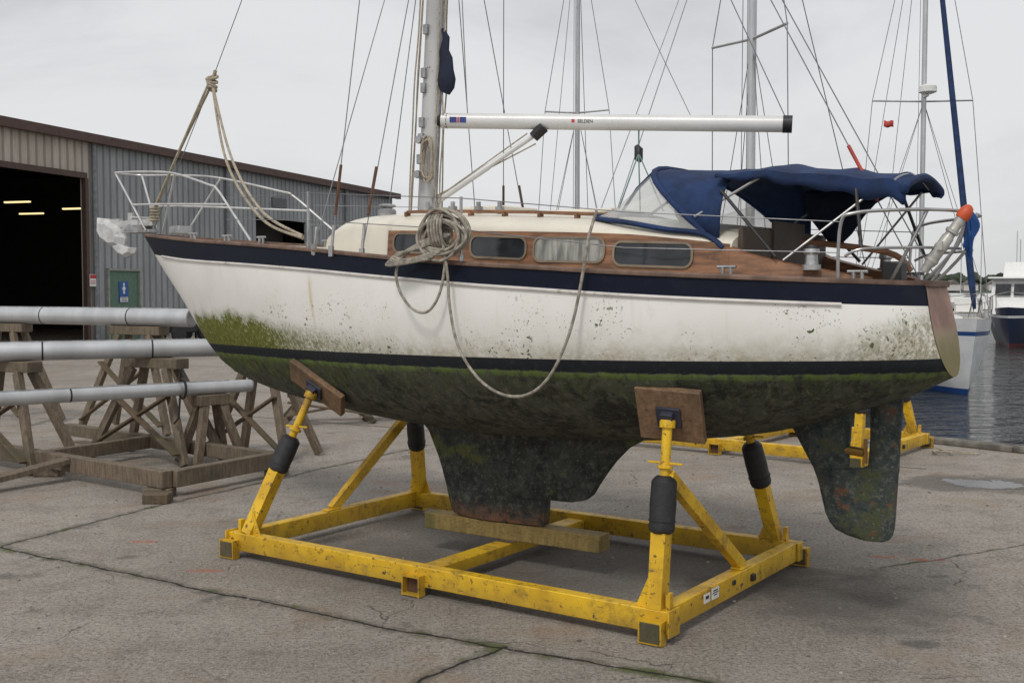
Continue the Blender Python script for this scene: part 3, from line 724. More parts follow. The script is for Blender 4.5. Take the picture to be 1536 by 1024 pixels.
# ---------------------------------------------------------------- CRADLE
cr_ = empty('boat_cradle', BF, 'yellow steel boat cradle with black sleeved props under the hull', 'boat cradle', 'yellow steel boat cradles')
XA, YA, ZB, BW = 1.94, 1.12, .135, .145
def part(name, h, m, par=None, **k): return mk(name, h, m, par or cr_, **k)
def hbeam(p0, p1): 
    h = MB(); h.beam(p0, p1, .10, BW); return h
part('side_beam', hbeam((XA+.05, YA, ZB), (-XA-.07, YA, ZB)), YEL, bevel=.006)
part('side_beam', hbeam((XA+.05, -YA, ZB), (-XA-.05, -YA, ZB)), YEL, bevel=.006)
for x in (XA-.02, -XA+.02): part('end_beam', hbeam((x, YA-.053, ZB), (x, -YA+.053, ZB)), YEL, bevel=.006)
h = MB(); h.beam((.03, YA-.053, ZB-.015), (.03, -YA+.053, ZB-.015), .16, .09); part('cross_beam', h, YEL, bevel=.006)
for x, y in ((XA-.0, YA+.085), (-XA+.03, YA+.085), (0.0, YA+.085), (XA, -YA-.085), (-XA, -YA-.085), (0, -YA-.085)):
    h = MB(); w_, hh_ = .15, .15; zc = hh_/2+.004
    sgy = 1 if y > 0 else -1; t_ = .012
    h.box((x-w_/2, y, zc), (t_, .07, hh_)); h.box((x+w_/2, y, zc), (t_, .07, hh_)); h.box((x, y, .008+t_/2), (w_-t_, .07, t_)); h.box((x, y, hh_-t_/2), (w_-t_, .07, t_))
    h.box((x, y-sgy*.032, zc), (w_-t_, .004, hh_-2*t_))
    fo = part('foot_socket', h, YEL)
    h = MB(); h.box((x, y-sgy*(.025 if x == 0 else 0), zc+.002), (w_-t_-.004, .02 if x == 0 else .08, hh_-2*t_-.004)); part('foot_block', h, RUST if x == 0 else WOODF, fo, bevel=.004)
for x in (XA+.055, -XA-.075): part('end_plate', MB().box((x, YA, ZB), (.012, .15, .17)), YEL, bevel=.003)
def arm(base, slv0, slv1, top, padn, padw, tilt=0):
    base, slv0, slv1, top = map(Vector, (base, slv0, slv1, top))
    h = MB(); h.beam(base, slv0, .10, .10, up=(0, 1, 0)); h.tube([slv0-(slv0-base)*.05, slv1], .038, 12); h.tube([slv1-(top-slv1)*.1, top], .032, 12)
    h.tube([slv1+(top-slv1)*.12, slv1+(top-slv1)*.18], .05, 12); q = slv1+(top-slv1)*.22; h.beam(q+Vector((.12, 0, .0)), q-Vector((.12, 0, .0)), .014)
    h.tube([top-(top-slv1)*.16, top-(top-slv1)*.02], .05, 12)
    sx_ = 1 if base.x > 0 else -1
    h.prism([base+Vector((-sx_*.05, 0, -.03)), base+Vector((-sx_*.17, 0, -.055)), base+Vector((-sx_*.055, 0, .20))], (0, .014, 0))
    h.box(base+Vector((sx_*.085, 0, .03)), (.03, .05, .17))
    p = part('prop', h, YEL, bevel=.003)
    ax = (slv1-slv0)
    h = MB(); h.tube([slv0-ax*.02, slv0+ax*.03, slv0+ax*.1, slv0+ax*.18, slv0+ax*.5, slv0+ax*.9, slv0+ax*.97, slv1], [.055, .078, .084, .080, .084, .080, .06, .045], 16); h.tube([slv0+ax*.20, slv0+ax*.22], .088, 16)
    part('rubber_sleeve', h, RUBBER, p)
    n_ = Vector(padn).normalized(); c = top+n_*.055
    X = Vector((1, 0, 0)); X = (X-n_*X.dot(n_)).normalized(); Y = n_.cross(X); R = Matrix((X, Y, n_)).transposed()
    rr = Matrix.Rotation(rad(padw[2]), 3, 'Z')
    h = MB(); h.box(c, (padw[0], padw[1], .05), R @ rr); part('support_pad', h, WOODP, p, bevel=.006)
    h = MB(); h.box(top+n_*.016, (.16, .14, .02), R @ rr); h.box(top+n_*.0, (.08, .10, .07), R @ rr); part('pad_plate', h, pm('dark_steel', (.03, .032, .05), .5), p, bevel=.003)
    return p
def hn(x, z, sg=1):
    e = .03; y = hully(x, z); g_ = Vector((-(hully(x+e, z)-hully(x-e, z))/(2*e), 1, -(hully(x, z+e)-hully(x, z-e))/(2*e))).normalized()
    return Vector((x, sg*y, z)), Vector((g_.x, sg*g_.y, g_.z))
def mkarm(x, z, sg, base, f0, f1, padw, steep=0, off=.082):
    P, nn_ = hn(x, z, sg); nn_ = (nn_+Vector((0, sg*steep, 0))).normalized(); top = P+nn_*off; base = Vector(base)
    dirn = top-base; arm(base, base+dirn*f0, base+dirn*f1, top, -nn_, padw)
mkarm(1.46, 1.40, 1, (1.80, YA, .20), .44, .68, (.58, .24, 30), .45, .10)
mkarm(-1.88, 1.43, 1, (-1.90, YA+.0, .20), .40, .70, (.43, .38, 6), .9, .125)
mkarm(1.50, 1.34, -1, (1.86, -YA, .20), .44, .70, (.42, .22, 0))
mkarm(-1.64, 1.30, -1, (-1.78, -YA, .20), .44, .78, (.36, .34, 0))
h = MB(); h.beam((-1.92, 1.02, 1.02), (-1.92, -.12, .22), .065, .085); h.box((-1.92, -.12, .215), (.09, .16, .014)); part('brace', h, YEL, bevel=.004)
h = MB(); h.beam((1.92, .04, .21), (1.80, -.86, .98), .065, .085); h.box((1.92, .04, .215), (.09, .16, .014)); part('brace', h, YEL, bevel=.004)
for q, ink in ((((-XA-.032, .42, .155), (.003, .11, .075)), ((.42, .175, .07, .008), (.42, .16, .09, .006), (.42, .145, .05, .006))), (((-XA-.032, .55, .15), (.003, .09, .06)), ((.55, .155, .05, .02),))):
    st_ = part('sticker', MB().box(*q), WHITE, smooth=False)
    h = MB()
    for y, z, a, b_ in ink: h.box((-XA-.0345, y, z), (.001, a, b_))
    mk('sticker_print', h, BLACK, st_, smooth=False)
for q in (((-XA-.036, .12, .16), (.012, .05, .035)), ((-XA-.04, -.2, .13), (.03, .05, .05))): part('bolt', MB().box(*q), BLACK, bevel=.006)
c2 = copy_thing(cr_, fr(3.42, 15.55, 0, 141.0), 'empty yellow steel boat cradle standing by the quay edge')
h = MB(); h.beam((.80, .02, .262), (-.86, -.02, .262), .17, .13); mk('keel_timber', h, WOODM, None, BF, 'mossy squared timber laid under the keel', 'timber', bevel=.006)

# ---------------------------------------------------------------- GROUND
def M_ground():
    s = S('old_concrete'); o = s.co('Object'); x, y, z = s.sep(o)[0:3]
    n1 = s.noise(.35, 6, rough=.6); n2 = s.noise(2.3, 8, rough=.7); n3 = s.noise(34, 6, rough=.8); n4 = s.noise(85, 3, rough=.75); n5 = s.noise(9, 7, rough=.75)
    col = s.mix(s.step(n1, .35, .65), (.275, .246, .212), (.375, .340, .295))
    col = s.mix(s.M('MULTIPLY', s.step(n2, .44, .66), .5), col, (.175, .150, .124))
    col = s.mix(s.M('MULTIPLY', s.step(n5, .52, .66), .45), col, (.155, .135, .115))
    col = s.mix(s.M('MULTIPLY', s.step(n5, .46, .34), .35), col, (.46, .43, .37))
    col = s.mix(s.M('MULTIPLY', s.step(n3, .50, .60), .75), col, (.110, .095, .080))
    col = s.mix(s.M('MULTIPLY', s.step(n3, .46, .38), .5), col, (.50, .47, .41))
    col = s.mix(s.M('MULTIPLY', s.step(n4, .59, .67), .8), col, (.58, .55, .49))
    col = s.mix(s.M('MULTIPLY', s.step(n4, .43, .35), .8), col, (.05, .045, .04))
    col = s.mix(s.M('MULTIPLY', s.step(s.noise(1.1, 4), .54, .68), .35), col, (.27, .17, .10))
    wob = s.M('MULTIPLY', s.M('SUBTRACT', s.noise(1.6, 4), .5), .16); wob2 = s.M('MULTIPLY', s.M('SUBTRACT', s.noise(12, 6, rough=.75), .5), .06)
    wob = s.M('ADD', wob, wob2); cm = None; jm = None
    def seg(p, q, w):
        dx, dy = q[0]-p[0], q[1]-p[1]; L = math.hypot(dx, dy); dx /= L; dy /= L
        ax = s.M('SUBTRACT', x, p[0]); ay = s.M('SUBTRACT', y, p[1])
        d = s.M('ADD', s.M('MULTIPLY', ax, -dy), s.M('MULTIPLY', ay, dx)); d = s.M('ABSOLUTE', s.M('ADD', d, wob))
        t = s.M('ADD', s.M('MULTIPLY', ax, dx), s.M('MULTIPLY', ay, dy))
        rg = s.M('MULTIPLY', s.M('GREATER_THAN', t, -.03), s.M('LESS_THAN', t, L+.03))
        return s.M('MULTIPLY', rg, s.step(d, w, w*.3)), s.M('MULTIPLY', rg, s.step(d, w*7, w*.6))
    for p, q, w in (((-14, 15.6), (-4.34, 9.40), .016), ((-4.34, 9.40), (-.72, 7.09), .016), ((-.72, 7.09), (.88, 6.26), .016), ((.88, 6.26), (2.6, 5.2), .014),
                    ((-4.34, 9.4), (-3.67, 10.96), .012), ((-3.67, 10.96), (-1.2, 15.5), .011), ((-1.2, 4.8), (-.48, 6.23), .014), ((-.48, 6.23), (-.05, 6.75), .014),
                    ((2.9, 8.7), (6.5, 10.6), .005), ((-8, 21), (5, 13.5), .012)):
        a, b = seg(p, q, w)
        cm = a if cm is None else s.M('MAXIMUM', cm, a); jm = b if jm is None else s.M('MAXIMUM', jm, b)
    vo = s.n('ShaderNodeTexVoronoi'); vo.feature = 'DISTANCE_TO_EDGE'; vo.inputs['Scale'].default_value = .55
    va = s.n('ShaderNodeVectorMath'); va.operation = 'ADD'; nz = s.n('ShaderNodeTexNoise'); nz.inputs['Scale'].default_value = 2.2; nz.inputs['Detail'].default_value = 6; s.set(nz.inputs['Vector'], o)
    s.set(va.inputs[0], o); s.set(va.inputs[1], s.scl(nz.outputs['Color'], (.55, .55, 0))); s.set(vo.inputs['Vector'], va.outputs[0])
    hair = s.M('MULTIPLY', s.step(vo.outputs['Distance'], .0042, .001), s.step(s.noise(.9, 3), .50, .58))
    col = s.mix(s.M('MULTIPLY', s.M('MULTIPLY', jm, s.step(n5, .35, .55)), .70), col, (.11, .095, .078))
    mossm = s.M('MULTIPLY', jm, s.step(s.noise(3.1, 4), .54, .62))
    col = s.mix(s.M('MULTIPLY', mossm, .85), col, (.075, .100, .018))
    col = s.mix(s.M('MULTIPLY', cm, s.step(n5, .30, .45)), col, (.028, .026, .022)); col = s.mix(s.M('MULTIPLY', hair, .7), col, (.05, .045, .04))
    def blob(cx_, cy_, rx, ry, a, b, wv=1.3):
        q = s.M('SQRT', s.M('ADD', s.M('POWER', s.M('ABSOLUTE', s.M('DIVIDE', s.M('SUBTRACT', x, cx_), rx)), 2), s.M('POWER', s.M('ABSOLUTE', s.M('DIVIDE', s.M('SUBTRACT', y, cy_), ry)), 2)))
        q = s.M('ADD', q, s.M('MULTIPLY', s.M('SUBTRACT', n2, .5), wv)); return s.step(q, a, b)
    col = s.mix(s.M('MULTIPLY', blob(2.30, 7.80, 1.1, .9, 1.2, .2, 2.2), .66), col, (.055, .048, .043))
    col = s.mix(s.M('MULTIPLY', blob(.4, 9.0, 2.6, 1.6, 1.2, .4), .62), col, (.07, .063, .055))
    col = s.mix(s.M('MULTIPLY', blob(2.53, 6.82, .12, .09, 1.4, .6, 2.4), .6), col, (.05, .048, .045))
    for px, py in ((3.1, 9.05), (-3.2, 9.6), (3.35, 8.95), (-2.4, 8.6)): col = s.mix(s.M('MULTIPLY', s.M('MULTIPLY', blob(px, py, .16, .05, 1.2, .8), s.step(n5, .4, .6)), .7), col, (.42, .10, .05))
    dp = s.M('MULTIPLY', s.step(s.noise(1.7, 5), .62, .70), .5); col = s.mix(dp, col, (.085, .077, .068))
    pd0 = blob(5.25, 12.45, .52, .36, .95, .80, 2.8); wet = blob(5.25, 12.45, .95, .62, 1.1, .7, 2.0)
    col = s.mix(s.M('MULTIPLY', wet, .6), col, (.07, .063, .055)); col = s.mix(s.M('MULTIPLY', pd0, .8), col, (.04, .04, .04)); ro = s.M('ADD', s.M('MULTIPLY', pd0, -.66), .87)
    s.set(s.b.inputs['Specular IOR Level'], .3)
    hgt = s.M('SUBTRACT', s.M('ADD', s.M('MULTIPLY', n3, 1.2), s.M('MULTIPLY', n4, .5)), s.M('MULTIPLY', cm, 2.5))
    hgt = s.M('MULTIPLY', hgt, s.M('SUBTRACT', 1, s.M('MULTIPLY', pd0, .95))); s.bump(hgt, .9, .014)
    return s.out(col, ro)
GRD = M_ground()
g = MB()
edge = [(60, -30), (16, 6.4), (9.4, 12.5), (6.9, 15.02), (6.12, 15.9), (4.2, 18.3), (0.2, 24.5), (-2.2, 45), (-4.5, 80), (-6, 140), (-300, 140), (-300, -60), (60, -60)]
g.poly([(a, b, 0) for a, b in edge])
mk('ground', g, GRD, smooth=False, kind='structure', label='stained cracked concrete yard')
g = MB(); e2 = edge[:10]
g.grid([[(a, b, .0) for a, b in e2], [(a, b, -4) for a, b in e2]])
mk('quay_wall', g, pm('quay_concrete', (.16, .15, .13), .9, var=.4, dirt=(.06, .065, .04)), smooth=False, label='concrete quay wall dropping to the water', cat='wall')
g = MB()
for (a, b), (c, d_) in zip(e2[1:7], e2[2:8]): g.beam((a-.16, b-.14, .04), (c-.16, d_-.14, .04), .26, .08)
mk('quay_kerb', g, pm('kerb_concrete', (.16, .145, .125), .9, var=.5, dirt=(.06, .058, .045)), smooth=False, label='low weathered kerb along the quay edge', cat='kerb', bevel=.02)
rnd = random.Random(5); g = MB()
for i in range(420):
    x = rnd.uniform(-5, 6); y = rnd.uniform(5.2, 15)
    if x > 5 and y > 13: continue
    r_ = rnd.uniform(.003, .011)*(1+.06*y); g.ball((x, y, r_*.3), r_, (rnd.uniform(.7, 1.4), rnd.uniform(.7, 1.3), .6), 6, 3)
mk('gravel', g, pm('gravel_grit', (.30, .27, .24), .9, var=.7, scale=3), kind='stuff', label='loose grit scattered over the concrete', cat='gravel')
g = MB(); rnd = random.Random(8)
P = [(5.75+rnd.uniform(-.25, .35), 14.65+rnd.uniform(-.2, .25), .02+.02*(i % 3)) for i in range(12)]
g.tube(spline(P, 6), .009, 6)
mk('mooring_rope', g, ROPE, label='small tangle of rope lying by the quay kerb', cat='rope')

# ---------------------------------------------------------------- WATER
s = S('harbour_water'); n1 = s.noise(1.5, 4, k=(.45, 1.3, 1), rough=.6); n2 = s.noise(.35, 3, k=(.5, 1.2, 1))
s.bump(s.M('ADD', n1, s.M('MULTIPLY', n2, 1.6)), 1.0, .30); s.b.inputs['IOR'].default_value = 1.33
WAT = s.out((.016, .021, .021), .05)
g = MB(); g.poly([(-600, -100, -.8), (2500, -100, -.8), (2500, 4000, -.8), (-2500, 4000, -.8), (-2500, 145, -.8), (-600, 145, -.8)]); mk('water', g, WAT, smooth=False, kind='structure', label='dark rippled harbour water')

s = S('far_land'); n = s.noise(.03, 6); FL = s.out(s.mix(s.step(n, .35, .65), (.05, .065, .045), (.12, .12, .10)), .95)
g = MB(); rr = []; rnd = random.Random(2)
for i in range(120):
    x = -900+i*22; 
    rr.append([(x, 620, -1), (x, 628, 1.2+rnd.random()), (x, 670, 3+3*rnd.random()+3*math.sin(x*.011)), (x, 900, 5+5*math.sin(x*.007)**2)])
g.grid(rr); mk('far_shore', g, FL, kind='structure', label='low wooded shore across the harbour')
g = MB(); FOL = pm('far_foliage', (.045, .06, .035), .95, var=.6, scale=.15, bump=0)
for i in range(420):
    x = rnd.uniform(170, 400); y = rnd.uniform(632, 760); r_ = rnd.uniform(2, 4.6); z = 3.5+2.6*rnd.random()+(y-630)*.022
    for q in range(3): g.ball((x+rnd.uniform(-2.5, 2.5), y, z+rnd.uniform(-.8, 1.6)), r_*rnd.uniform(.4, .75), (1, 1, .9), 6, 4)
mk('far_trees', g, FOL, kind='stuff', label='dark wooded mass along the far shore', cat='trees', smooth=False)
HW = pm('house_wall', (.6, .58, .54), .8); HR = pm('house_roof', (.16, .14, .13), .8)
for i in range(7):
    x = 243+i*11.5+rnd.uniform(-3, 3); y = 622+rnd.uniform(-2, 5); w_ = rnd.uniform(5, 8); hh = rnd.uniform(3, 5)
    e = empty('house', fr(x, y, 0, rnd.uniform(-15, 15)), 'small pale gabled house on the far shore', 'house', 'houses on the far shore')
    mk('wall', MB().box((0, 0, hh/2), (w_, 5, hh)), HW, e, smooth=False)
    mk('roof', MB().prism([(-w_/2-.3, -2.9, hh), (w_/2+.3, -2.9, hh), (0, -2.9, hh+2.2)], (0, 5.8, 0)), HR, e, smooth=False)

# ---------------------------------------------------------------- OTHER BOATS
def hullmat(name, top, boot, strp=None, fb=1.3):
    s = S(name); z = s.sep(s.co())[2]; n = s.noise(3, 5)
    c = s.mix(s.step(n, .3, .7), top, mul(top, .85)); c = s.mix(s.M('MULTIPLY', s.step(z, .7, .2), .3), c, mul(top, .6)); c = s.mix(s.step(z, .165, .16), c, boot)
    if strp: c = s.mix(s.M('MULTIPLY', s.M('GREATER_THAN', z, fb-.30), s.M('LESS_THAN', z, fb-.18)), c, strp)
    return s.out(c, .35)
def loft(L, B, F0, F1, n=26, plumb=.7):
    rr = []
    for i in range(n+1):
        u = i/n; x = L/2-L*u
        b = B/2*(min(1, (u/.55))**.62 if u < .55 else 1-.22*((u-.55)/.45)**2)*(1 if i else .02)
        zs = F0+(F1-F0)*(1-(1-u)**2); row = []
        for j in range(9):
            t = j/8; z = zs-(zs+.35)*t
            y = b*(1-(t**1.9)*(.30+.62*max(0, 1-u*2.2))); xx = x-(plumb*t*max(0, 1-u*3))+(.25*t*(u > .95))
            row.append((xx, y, z))
        rr.append(row+[(p[0], -p[1], p[2]) for p in row[::-1]])
    return rr
def yacht(fr_, L, B, F0, F1, mat, mh, msx, label, spz, spw, cover=BLUE, furl=None, radar=False, grp='sailing yachts afloat in the harbour'):
    e = empty('sailing_yacht', fr_, label, 'sailboat', grp)
    rr = loft(L, B, F0, F1); g = MB(); g.grid(rr); g.poly(rr[-1]); g.poly(rr[0]); mk('hull', g, mat, e, ang=.8)
    g = MB(); g.grid([[(r[0][0], r[0][1]*t, r[0][2]-.02+.05*(1-t*t)) for t in (-1, -.6, 0, .6, 1)] for r in rr]); mk('deck', g, CREAM, e)
    g = MB(); cs = []
    for i in range(9):
        u = i/8; x = L*.22-L*.48*u; w = B*.30*(.6+.4*min(1, u*2.5)); h_ = (.38 if 0 < i < 8 else .05)
        zb = F1+.02; cs.append([(x, w+.05, zb), (x, w, zb+h_*.8), (x, w*.8, zb+h_), (x, 0, zb+h_+.06), (x, -w*.8, zb+h_), (x, -w, zb+h_*.8), (x, -w-.05, zb)])
    g.grid(cs); cab = mk('cabin', g, WHITE, e, ang=.9)
    for sg in (1, -1):
        for k in range(4):
            x = L*.12-k*L*.085; mk('window', MB().box((x, sg*(B*.30+.028), F1+.2), (L*.055, .03, .13)), GLASSD, cab, smooth=False)
    g = MB(); g.tube([(msx, 0, F1), (msx, 0, mh)], .10, 12, flat=.75, up=(1, 0, 0)); m = mk('mast', g, ALU, e)
    for z, w in zip(spz, spw):
        for sg in (1, -1): mk('spreader', MB().tube([(msx, 0, z), (msx-.12, sg*w, z+.05)], .03, 6, flat=1.4), ALU, m)
    g = MB(); W = B*.46
    for sg in (1, -1):
        P = [(msx, sg*W, F1)]+[(msx-.12, sg*w, z+.05) for z, w in zip(spz, spw)]+[(msx, 0, mh-.1)]; g.tube(P, .012, 5)
        g.tube([(msx+.4, sg*W, F1), (msx, 0, spz[0])], .010, 5); g.tube([(msx-.4, sg*W, F1), (msx, 0, spz[0])], .010, 5)
        g.tube([(-L*.47, sg*.5, F1), (msx, 0, mh)], .010, 5); g.tube([(msx-.2, sg*.1, F1+1), (msx-.2, sg*.08, mh-.5)], .009, 5)
    g.tube([(L*.48, 0, F0), (msx, 0, mh-.1)], .012, 5); mks('stay_wire', g, WIRE, e)
    bz = F1+1.25; g = MB(); g.tube([(msx-.1, 0, bz), (-L*.34, 0, bz+.05)], .08, 8); b = mk('boom', g, ALU, e)
    g = MB(); g.tube(spline([(msx-.08, 0, bz+.35), (msx-.6, 0, bz+.22), (-L*.15, 0, bz+.17), (-L*.33, 0, bz+.12)], 5), [.12]*6+[.14]*10, 8, flat=.8); mk('sail_cover', g, cover, b)
    g = MB()
    for sg in (1, -1):
        pr = []
        for i in range(1, 9):
            r = rr[i*3]; p = Vector((r[0][0], sg*r[0][1]*.97, r[0][2])); g.tube([p, p+Vector((0, 0, .6))], .014, 5); pr.append(p+Vector((0, 0, .6)))
        g.tube([(L*.5, sg*.1, F0+.65)]+pr, .010, 5); g.tube([p-Vector((0, 0, .3)) for p in pr], .007, 5)
        g.tube([(L*.47, sg*.12, F0), (L*.5, sg*.1, F0+.65), (L*.5, 0, F0+.68)], .018, 6)
    mk('guard_rail', g, STEEL, e)
    if furl:
        a = Vector((L*.48, 0, F0+.25)); b_ = Vector((msx, 0, mh-.4)); g = MB(); g.tube([a, a.lerp(b_, .05), a.lerp(b_, .4), a.lerp(b_, .9), b_], [.05, .10, .09, .07, .03], 8); mk('furled_sail', g, furl, e)
    if radar:
        g = MB(); g.tube([(msx+.35, 0, spz[0]+.18), (msx+.35, 0, spz[0]+.23), (msx+.35, 0, spz[0]+.40), (msx+.35, 0, spz[0]+.47)], [.15, .27, .27, .12], 16); g.box((msx+.2, 0, spz[0]+.14), (.3, .1, .06)); mk('radar_dome', g, WHITE, m)
        mk('flag', MB().grid([[(msx+.1, -.95-.05*i, 8.15-.10*j+.02*math.sin(i*1.3)) for i in range(7)] for j in range(3)]), RED, m, solid=.004)
    return e
WZ = -.8
HM1 = hullmat('white_hull_blue_boot', (.70, .71, .72), (.015, .06, .22), (.02, .06, .20), 1.95)
HM2 = hullmat('white_hull_red_boot', (.66, .66, .65), (.03, .03, .035), (.02, .04, .12), 1.3)
HM3 = hullmat('navy_hull', (.012, .02, .05), (.12, .02, .02), (.6, .6, .6), 1.75)
yacht(fr(12.85, 36.2, WZ, -92), 11.5, 4.7, 2.15, 1.75, HM1, 16.5, 1.0, 'white sailing yacht with blue furled jib and radar dome, moored', (8.75,), (1.55,), BLUE, BLUE, True)
yacht(fr(4.85, 25.0, WZ, 25), 9.5, 3.1, 1.5, 1.2, HM2, 13.8, .55, 'white sailing yacht with a tall silver mast, moored beyond the quay', (8.5,), (1.35,), BLUE)
yacht(fr(2.0, 35.0, WZ, 80), 10.0, 3.2, 1.6, 1.3, HM2, 14.5, .2, 'white sailing yacht with thin silver mast, moored further off', (8.4,), (1.0,), WHITE)
e = empty('motor_trawler', fr(27.7, 60, WZ, 236), 'navy hulled motor trawler with white wheelhouse, at anchor', 'motor boat')
rr = loft(12, 4.4, 2.0, 1.6); g = MB(); g.grid(rr); g.poly(rr[-1]); mk('hull', g, HM3, e, ang=.8)
g = MB(); g.grid([[(r[0][0], r[0][1]*t, r[0][2]-.05) for t in (-1, 0, 1)] for r in rr]); mk('deck', g, TEAKR, e)
g = MB()
g.prism([(2.7, -1.5, 1.5), (2.0, -1.5, 3.4), (-3.8, -1.5, 3.4), (-3.8, -1.5, 1.5)], (0, 3.0, 0)); g.box((-.8, 0, 3.46), (6.6, 3.3, .1))
g.prism([(1.4, -1.1, 3.5), (1.1, -1.1, 4.3), (-.6, -1.1, 4.3), (-.6, -1.1, 3.5)], (0, 2.2, 0)); g.prism([(4.6, -1.0, 1.6), (4.2, -1.0, 2.3), (2.6, -1.3, 2.3), (2.6, -1.3, 1.6)], (0, 2.3, 0))
cab = mk('cabin', g, WHITE, e, smooth=False, bevel=.04)
g = MB()
for sg in (1, -1):
    for k in range(5): g.box((1.2-k*1.1, sg*1.51, 2.8), (.8, .04, .6))
for k in (-1, 0, 1): g.box((2.33, k*.9, 2.85), (.1, .75, .6), Matrix.Rotation(rad(-18), 3, 'Y'))
mks('window', g, GLASSD, cab, smooth=False)
g = MB()
for sg in (1, -1):
    pr = []
    for i in range(1, 9):
        r = rr[i*3]; p = Vector((r[0][0], sg*r[0][1]*.97, r[0][2])); g.tube([p, p+Vector((0, 0, .7))], .02, 5); pr.append(p+Vector((0, 0, .7)))
    g.tube([(6.0, 0, 2.75)]+pr, .02, 5)
mk('guard_rail', g, STEEL, e)
g = MB(); g.tube([(-.8, 0, 3.4), (-.9, 0, 6.0)], .05, 8); g.tube([(-1.2, .4, 4.6), (-.6, -.4, 4.6)], .03, 6); mk('mast', g, WHITE, e)
def launch(x, y, a, label):
    e = empty('motor_boat', fr(x, y, WZ, a), label, 'motor boat', 'small motor boats moored across the harbour')
    rr = loft(7, 2.6, 1.2, .9, 14); g = MB(); g.grid(rr); g.poly(rr[-1]); mk('hull', g, HM2, e, ang=.8)
    g = MB(); g.grid([[(r[0][0], r[0][1]*t, r[0][2]-.05) for t in (-1, 0, 1)] for r in rr]); mk('deck', g, CREAM, e)
    g = MB(); g.prism([(1.6, -.9, .95), (.9, -.9, 2.1), (-1.6, -.9, 2.1), (-1.6, -.9, .95)], (0, 1.8, 0)); c = mk('cabin', g, WHITE, e, smooth=False, bevel=.03)
    for sg in (1, -1): mk('window', MB().box((-.3, sg*.91, 1.7), (1.9, .03, .42)), GLASSD, c, smooth=False)
    return e
l0 = launch(37.5, 92, 60, 'small white motor boat with dark cabin windows')
for x, y, a in ((43.5, 104, 75), (46, 101, 80), (64, 150, 70), (58, 148, 95), (70, 152, 100)): copy_thing(l0, fr(x, y, WZ, a))
for k, (x, y, h_) in enumerate(((86, 215, 13), (92, 220, 15), (97, 214, 12), (100, 222, 14))):
    e = empty('distant_yacht', fr(x, y, WZ, 70+k*9), 'tiny white yacht with bare mast at a far mooring', 'sailboat', 'distant moored yachts')
    rr = loft(9, 2.8, 1.3, 1.0, 12); g = MB(); g.grid(rr); g.poly(rr[-1]); g.grid([[(r[0][0], r[0][1]*t, r[0][2]-.05) for t in (-1, 0, 1)] for r in rr]); g.box((0, 0, 1.3), (3.4, 1.6, .5)); mk('hull', g, HM2, e, ang=.8)
    g = MB(); g.tube([(.4, 0, 1), (.4, 0, h_)], .09, 6); mk('mast', g, ALU, e)

# ---------------------------------------------------------------- SHED
P0 = Vector((-24.3, 21, 0)); W_ = Vector((10.5, 32.6, 0)).normalized(); ang_s = math.degrees(math.atan2(W_.y, W_.x))
SF = fr(P0.x, P0.y, 0, ang_s)
def sd(dd): return (dd-21)/W_.y
EH = 7.94
def corr(name, c1, c2, period, dirt):
    s = S(name); x, y, z = s.sep(s.co())[0:3]
    xx = s.M('ADD', x, y); ph = s.M('FRACT', s.M('DIVIDE', xx, period)); rib = s.step(s.M('ABSOLUTE', s.M('SUBTRACT', ph, .5)), .30, .42)
    n = s.noise(.8, 6, k=(1.2, 1.2, .35)); n2 = s.noise(5, 7, k=(3, 3, .3), rough=.7)
    pn = s.n('ShaderNodeTexWhiteNoise'); pn.noise_dimensions = '1D'; s.set(pn.inputs['W'], s.M('FLOOR', s.M('DIVIDE', xx, period*3)))
    c = s.mix(s.step(n, .3, .7), c1, c2); c = s.mix(s.M('MULTIPLY', pn.outputs['Value'], .3), c, mul(c1, .6)); c = s.mix(s.M('MULTIPLY', s.step(n2, .46, .7), .55), c, dirt)
    c = s.mix(s.M('MULTIPLY', rib, .6), c, mul(c1, .32)); c = s.mix(s.M('MULTIPLY', s.step(z, 1.6, 0), .4), c, dirt)
    s.bump(rib, .8, -.03); return s.out(c, .6, .0)
WG = corr('blue_grey_sheet', (.27, .29, .305), (.38, .395, .405), .42, (.14, .125, .11))
WB = corr('beige_sheet', (.46, .405, .34), (.56, .50, .43), .42, (.26, .20, .15))
shed = empty('boat_shed', SF, 'long corrugated metal boat shed with brown eaves and open doorway', 'shed')
L_ = sd(72.5)
dO0, dO1 = sd(31.5), sd(44.2); dD0, dD1 = sd(45.45), sd(47.5); q0, q1 = sd(56.5), sd(61.5)
def wallseg(x0, x1, z0, z1, m, th=.12):
    return mk('wall', MB().box(((x0+x1)/2, th/2, (z0+z1)/2), (x1-x0, th, z1-z0)), m, shed, smooth=False)
OZ = 6.45
wallseg(0, dO0, 0, EH, WB); wallseg(dO0, dO1, OZ, EH, WB); wallseg(dO1, dO1+.42, 0, EH, WB)
wallseg(dO1+.42, dD0, 0, EH, WG); wallseg(dD0, dD1, 2.95, EH, WG); wallseg(dD1, q0, 0, EH, WG); wallseg(q0, q1, 5.7, EH, WG); wallseg(q1, L_, 0, EH, WG)
DEP = 22
for q in (((L_-.06, DEP/2, EH/2), (.12, DEP, EH)), ((.06, DEP/2, EH/2), (.12, DEP, EH)), ((L_/2, DEP, EH/2), (L_, .12, EH))): mk('wall', MB().box(*q), WG, shed, smooth=False)
DI = pm('dark_interior', (.035, .033, .03), .9)
for q in (((dO0-2, 9, 3.9), (.1, 18, 7.8)), ((dO1+11.5, 10, 3.9), (.1, 19.5, 7.8)), (((dO0+dO1+9)/2, 19.8, 3.9), (dO1-dO0+14, .1, 7.8)), (((q0+q1)/2, 1.6, 3), (q1-q0+.4, .1, 6.4))): mk('inner_wall', MB().box(*q), DI, shed, smooth=False)
